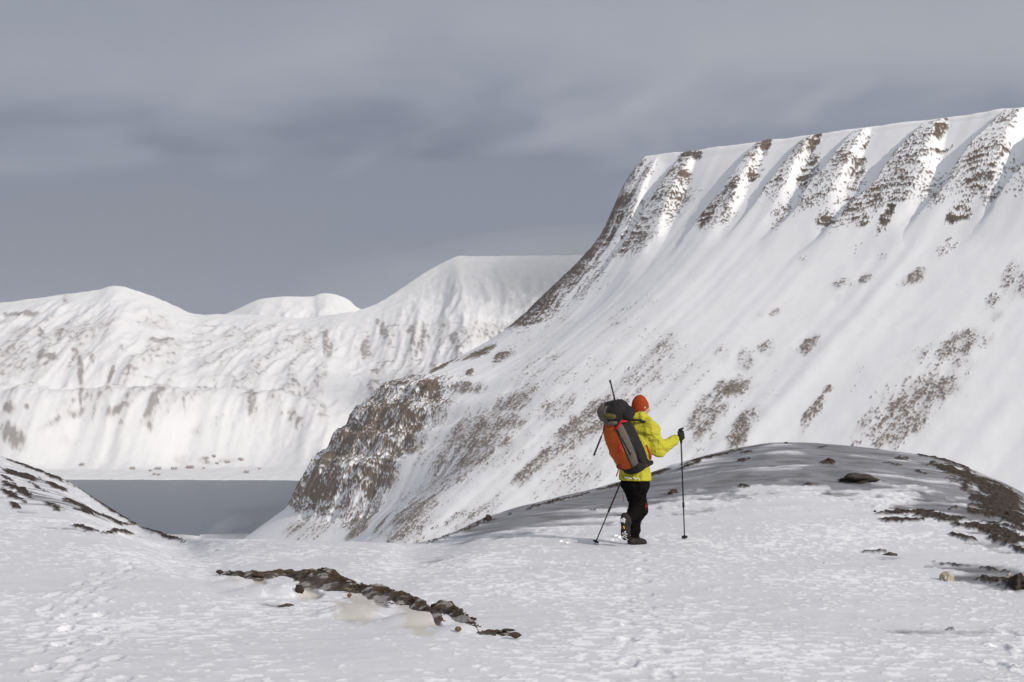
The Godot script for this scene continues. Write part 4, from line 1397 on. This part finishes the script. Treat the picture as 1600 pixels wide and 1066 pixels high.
func boot(o: Node3D, ankle: Vector3, toe: Vector3, shin: Vector3, planted: bool) -> void:
	var side := toe.cross(shin).normalized()
	var n := side.cross(toe).normalized()
	if n.dot(shin) < 0: n = -n
	var leather := mat(.014, .012, .011, 0.7)
	var rubber := mat(.02, .019, .018, 0.9)
	var snow := mat(.62, .62, .63, 0.95)
	var heel := ankle - n * 0.065 - toe * 0.06
	var tip := ankle - n * 0.07 + toe * 0.19
	var b := [[ankle + n * 0.05, ankle - n * 0.02, .062, .058], [heel + n * 0.02, ankle - n * 0.03, .045, .055], [ankle - n * 0.03 + toe * 0.03, tip - toe * 0.03, .05, .042], [tip - toe * 0.05 + side * 0.012, tip - toe * 0.02, .042, .036]]
	var bo := obj("boot", net(b, 0.009, 0.012, func(p: Vector3, d: float) -> float: return maxf(d, -0.078 - (p - ankle).dot(n))), leather, o)
	# sole: a waisted slab
	var st := SurfaceTool.new()
	st.begin(Mesh.PRIMITIVE_TRIANGLES)
	var top := []
	var bot := []
	for i in 28:
		var a := TAU * i / 28
		var u := cos(a)
		var w := 0.042 + 0.012 * smoothstep(-0.1, 0.6, u) - 0.008 * exp(-pow((u + 0.1) * 4.0, 2.0))
		var p := ankle + toe * (0.065 + u * 0.148) + side * (signf(sin(a)) * pow(absf(sin(a)), 0.7) * w) - n * 0.076
		top.append(p)
		bot.append(p - n * 0.026)
	for i in 28:
		var j := (i + 1) % 28
		for p in [top[i], bot[i], top[j], top[j], bot[i], bot[j]]: st.add_vertex(p)
		if i > 0 and i < 27:
			for p in [bot[0], bot[j], bot[i], top[0], top[i], top[j]]: st.add_vertex(p)
	st.generate_normals()
	obj("sole", st.commit(), rubber, bo)
	if planted: return
	# packed snow in the tread of heel and forefoot, and a yellow emblem between
	for q in [[-0.028, .03, .034], [0.15, .05, .036]]:
		var l := []
		for i in 11:
			var a := i * 2.4
			var rr := sqrt((i + 0.3) / 11.0)
			var c: Vector3 = ankle + toe * (q[0] + cos(a) * q[1] * rr) + side * sin(a) * q[2] * rr - n * 0.099
			l.append([c, c + side * 0.006 + toe * 0.004 * sin(i * 5.0), .0065 + .004 * sin(i * 3.0) ** 2, .006])
		obj("tread_snow", net(l, 0.005, 0.004), snow, bo)
	obj("sole_emblem", tube([ankle + toe * 0.04 - n * 0.101 - side * 0.004, ankle + toe * 0.075 - n * 0.101 + side * 0.004], [.011, .011], 8), mat(.5, .25, .02, 0.7), bo)

func pole(label: String, h: Vector3, dir: Vector3, row: float) -> void:
	var o := thing("trekking_pole", label, "trekking pole", Vector3.ZERO, "trekking poles")
	var shaft := mat(.02, .02, .022, 0.4)
	var grip := mat(.015, .015, .015, 0.8)
	# down to the snow
	var s := 0.3
	while s < 2.0:
		var p := h - dir * s
		if p.y < near_at(p.x, p.z) - 0.03: break
		s += 0.01
	var tip := h - dir * s
	var kn := tip + dir * 0.5
	obj("shaft", tube([h + dir * 0.02, kn, kn - dir * 0.005, tip + dir * 0.06], [.0095, .0095, .008, .0075], 10), shaft, o)
	obj("grip", tube([h - dir * 0.1, h - dir * 0.06, h + dir * 0.05, h + dir * 0.07], [.013, .017, .016, .02], 12), grip, o)
	obj("grip_head", tube([h + dir * 0.07 - Vector3(.03, 0, 0), h + dir * 0.075, h + dir * 0.085 + Vector3(.035, .012, 0)], [.009, .018, .01], 10), grip, o)
	obj("tip", tube([tip + dir * 0.06, tip], [.006, .003], 8), mat(.25, .25, .26, 0.35), o)
	var b := CylinderMesh.new()
	b.top_radius = 0.034
	b.bottom_radius = 0.04
	b.height = 0.012
	b.radial_segments = 20
	var bo := obj("basket", b, grip, o)
	bo.transform = Transform3D(Basis(Quaternion(Vector3.UP, dir)), tip + dir * 0.075)
	obj("clamp", tube([kn - dir * 0.03, kn + dir * 0.03], [.014, .014], 10), grip, o)
	var q: Vector3 = kn + dir * 0.015
	obj("wrist_strap", tube([h + dir * 0.06, h + Vector3(-.03, -.02, .03), h + Vector3(-.05, -.06, .03), h + Vector3(-.02, -.03, .0)], [.005, .006, .006, .005], 6), grip, o)

func build_pack(J: Callable, F: Vector3, R: Vector3) -> void:
	var o := thing("backpack", "big grey and orange hiking backpack with red straps on the hiker's back", "backpack")
	var weave := noise_tex(98, 0.1, 3, 256)
	var folds := noise_tex(99, 0.02, 3, 256)
	var grey := mat(.105, .088, .078, 0.85, folds, 1.2, 3.0)
	var dark := mat(.013, .012, .012, 0.85, folds, 1.5, 3.0)
	var orange := mat(.40, .072, .01, 0.8, folds, 1.6, 3.0)
	var red := mat(.34, .012, .02, 0.7, weave, 0.3, 6.0)
	var olive := mat(.075, .062, .018, 0.85, folds, 1.2, 3.0)
	var back := -F
	# the bag leans: its top hangs back and to the left
	var top: Vector3 = J.call(959, 652, -0.32)
	var bottom: Vector3 = J.call(990, 727, -0.19)
	var y := (top - bottom).normalized()
	var x := (R - y * R.dot(y)).normalized()
	var z := x.cross(y).normalized()       # towards the viewer, away from the hiker's back
	if z.dot(back) < 0: z = -z
	var mid := (top + bottom) * 0.5
	var frame := Transform3D(Basis(x, y, z), mid)
	var h := Vector3(.18, .335, .16)
	var q := PI / 2
	put_in(o, frame, "main_bag", pouch(h, 0.72, 0.7, -PI, PI, -q, q, 0.0, 48, 32), dark)
	# panels on the rear face: orange on the left, grey on the right, dark side
	put_in(o, frame, "orange_panel", pouch(h, 0.72, 0.7, 1.16, 2.95, -1.05, 1.0, 0.012, 38, 30, 0.004), orange)
	put_in(o, frame, "grey_panel", pouch(h, 0.72, 0.7, 0.38, 1.14, -1.05, 1.25, 0.014, 26, 32, 0.004), grey)
	put_in(o, frame, "grey_panel", pouch(h, 0.72, 0.7, 2.98, 3.3, -0.9, 1.0, 0.01, 12, 30, 0.004), grey)
	put_in(o, frame, "side_pocket", pouch(Vector3(.03, .15, .075), 0.5, 0.7, -PI, PI, -q, q, 0.0, 24, 18), dark, Vector3(.165, -.14, -.02))
	put_in(o, frame, "lower_pouch", pouch(Vector3(.15, .085, .125), 0.6, 0.7, -PI, PI, -q, q, 0.0, 32, 18), dark, Vector3(.015, -.31, -.01))
	put_in(o, frame, "lower_panel", pouch(h, 0.72, 0.7, 1.5, 2.7, -1.35, -1.03, 0.01, 22, 8, 0.003), grey)
	# seams
	for a in [1.15, 2.965]:
		var pts := []
		var rr := []
		for i in 25:
			var b := lerpf(-1.02, 1.0, i / 24.0)
			var c := pow(cos(b), 0.72)
			pts.append(Vector3(c * signf(cos(a)) * pow(absf(cos(a)), 0.7), signf(sin(b)) * pow(absf(sin(b)), 0.72), c * pow(absf(sin(a)), 0.7)) * h * 1.05)
			rr.append(0.0065)
		put_in(o, frame, "seam", tube(pts, rr, 6), dark)
	# lid
	var lid: MeshInstance3D = put_in(o, frame, "lid", pouch(Vector3(.18, .112, .165), 0.75, 0.8, -PI, PI, -q, q, 0.0, 40, 24, 0.022), dark, Vector3(.035, .405, -.01), Vector3(0.1, 0, -0.14))
	put_in(o, frame, "lid_panel", pouch(Vector3(.18, .112, .165), 0.75, 0.8, 1.55, 3.5, -0.75, 1.25, 0.012, 26, 20, 0.02), grey, Vector3.ZERO, Vector3.ZERO, lid)
	put_in(o, frame, "lid_pocket", pouch(Vector3(.075, .035, .04), 0.7, 0.8, -PI, PI, -q, q, 0.0, 24, 16, 0.014), olive, Vector3(.05, .015, .16), Vector3(0, 0.3, -0.25), lid)
	put_in(o, frame, "lid_pocket", pouch(Vector3(.085, .03, .03), 0.7, 0.8, -PI, PI, -q, q, 0.0, 24, 16, 0.012), grey, Vector3(.02, -.075, .155), Vector3(0, 0.2, -0.1), lid)
	put_in(o, frame, "collar", pouch(Vector3(.15, .09, .125), 0.6, 0.75, -PI, PI, -q, q, 0.0, 32, 16, 0.014), dark, Vector3(.03, .31, 0))
	put_in(o, frame, "rolled_mat", tube([Vector3(.06, .30, -.06), Vector3(.16, .33, -.05), Vector3(.235, .35, -.02)], [.085, .095, .08], 18), dark)
	# straps
	put_in(o, frame, "compression_strap", tube([Vector3(.15, .27, .09), Vector3(.12, .245, .13), Vector3(.06, .215, .155)], [.009, .018, .008], 8), red)
	put_in(o, frame, "compression_strap", tube([Vector3(.20, .26, .03), Vector3(.165, .29, .08), Vector3(.12, .265, .12)], [.01, .02, .012], 8), red)
	put_in(o, frame, "compression_strap", tube([Vector3(.09, .05, .165), Vector3(.065, .02, .178), Vector3(.04, -.03, .182), Vector3(.01, -.055, .18)], [.006, .016, .014, .005], 8), red)
	put_in(o, frame, "grey_strap", tube([Vector3(.095, .22, .14), Vector3(.125, .08, .145), Vector3(.14, -.12, .135)], [.011, .011, .011], 8), dark)
	strap_in(o, J, "shoulder_strap", [[984, 655, -.22], [997, 655, -.2], [1008, 658, -.16], [1015, 660, -.1], [1018, 668, .0]], .014, dark)
	strap_in(o, J, "hip_belt", [[966, 727, -.1], [975, 730, -.2], [992, 731, -.24], [1008, 726, -.22], [1018, 721, -.1]], .03, dark)
	strap_in(o, J, "hip_pocket", [[1003, 722, -.25], [1012, 718, -.22]], .035, dark)
	strap_in(o, J, "red_strap", [[1008, 706, -.26], [1009, 714, -.27], [1007, 722, -.27], [1011, 727, -.26]], .011, red)
	strap_in(o, J, "red_strap", [[1010, 694, -.24], [1013, 702, -.25], [1016, 711, -.25], [1017, 716, -.24]], .012, red)
	strap_in(o, J, "red_strap", [[1013, 700, -.24], [1016, 708, -.25], [1018, 712, -.24]], .008, red)
	strap_in(o, J, "red_strap", [[968, 713, -.26], [967, 724, -.26], [966, 734, -.25], [963, 743, -.24]], .008, red)
	strap_in(o, J, "red_strap", [[971, 716, -.27], [969, 728, -.27]], .011, red)
	strap_in(o, J, "red_strap", [[997, 716, -.29], [1005, 717, -.28]], .008, red)
	# a loose strap blown out to the left, with a heavy black end
	strap_in(o, J, "loose_strap", [[950, 646, -.3], [948, 656, -.32], [944, 668, -.34], [940, 680, -.36]], .006, dark)
	strap_in(o, J, "loose_strap_end", [[940, 680, -.36], [934, 695, -.38], [928, 710, -.4]], .011, dark)
	# the rod that sticks up out of the top of the bag
	var rod := thing("rod", "thin dark rod sticking up out of the top of the backpack", "rod")
	obj("shaft", tube([J.call(968, 655, -.2), J.call(959, 616, -.2), J.call(953.5, 594, -.2)], [.011, .0105, .0095], 10), mat(.03, .024, .022, 0.5), rod)
	obj("cap", tube([J.call(954, 597, -.2), J.call(953, 592, -.2)], [.013, .013], 10), mat(.05, .045, .042, 0.5), rod)

func put_in(o: Node3D, frame: Transform3D, called: String, m: Mesh, mt: Material, pos := Vector3.ZERO, turn := Vector3.ZERO, parent: Node3D = null) -> MeshInstance3D:
	var g := obj(called, m, mt, parent if parent else o)
	var tr := Transform3D(Basis.from_euler(turn), pos)
	g.transform = tr if parent else frame * tr
	return g

func strap_in(o: Node3D, J: Callable, called: String, pts: Array, r: float, mt: Material) -> void:
	var w := []
	var rr := []
	for p in pts:
		w.append(J.call(p[0], p[1], p[2]))
		rr.append(r)
	obj(called, tube(w, rr, 8), mt, o)
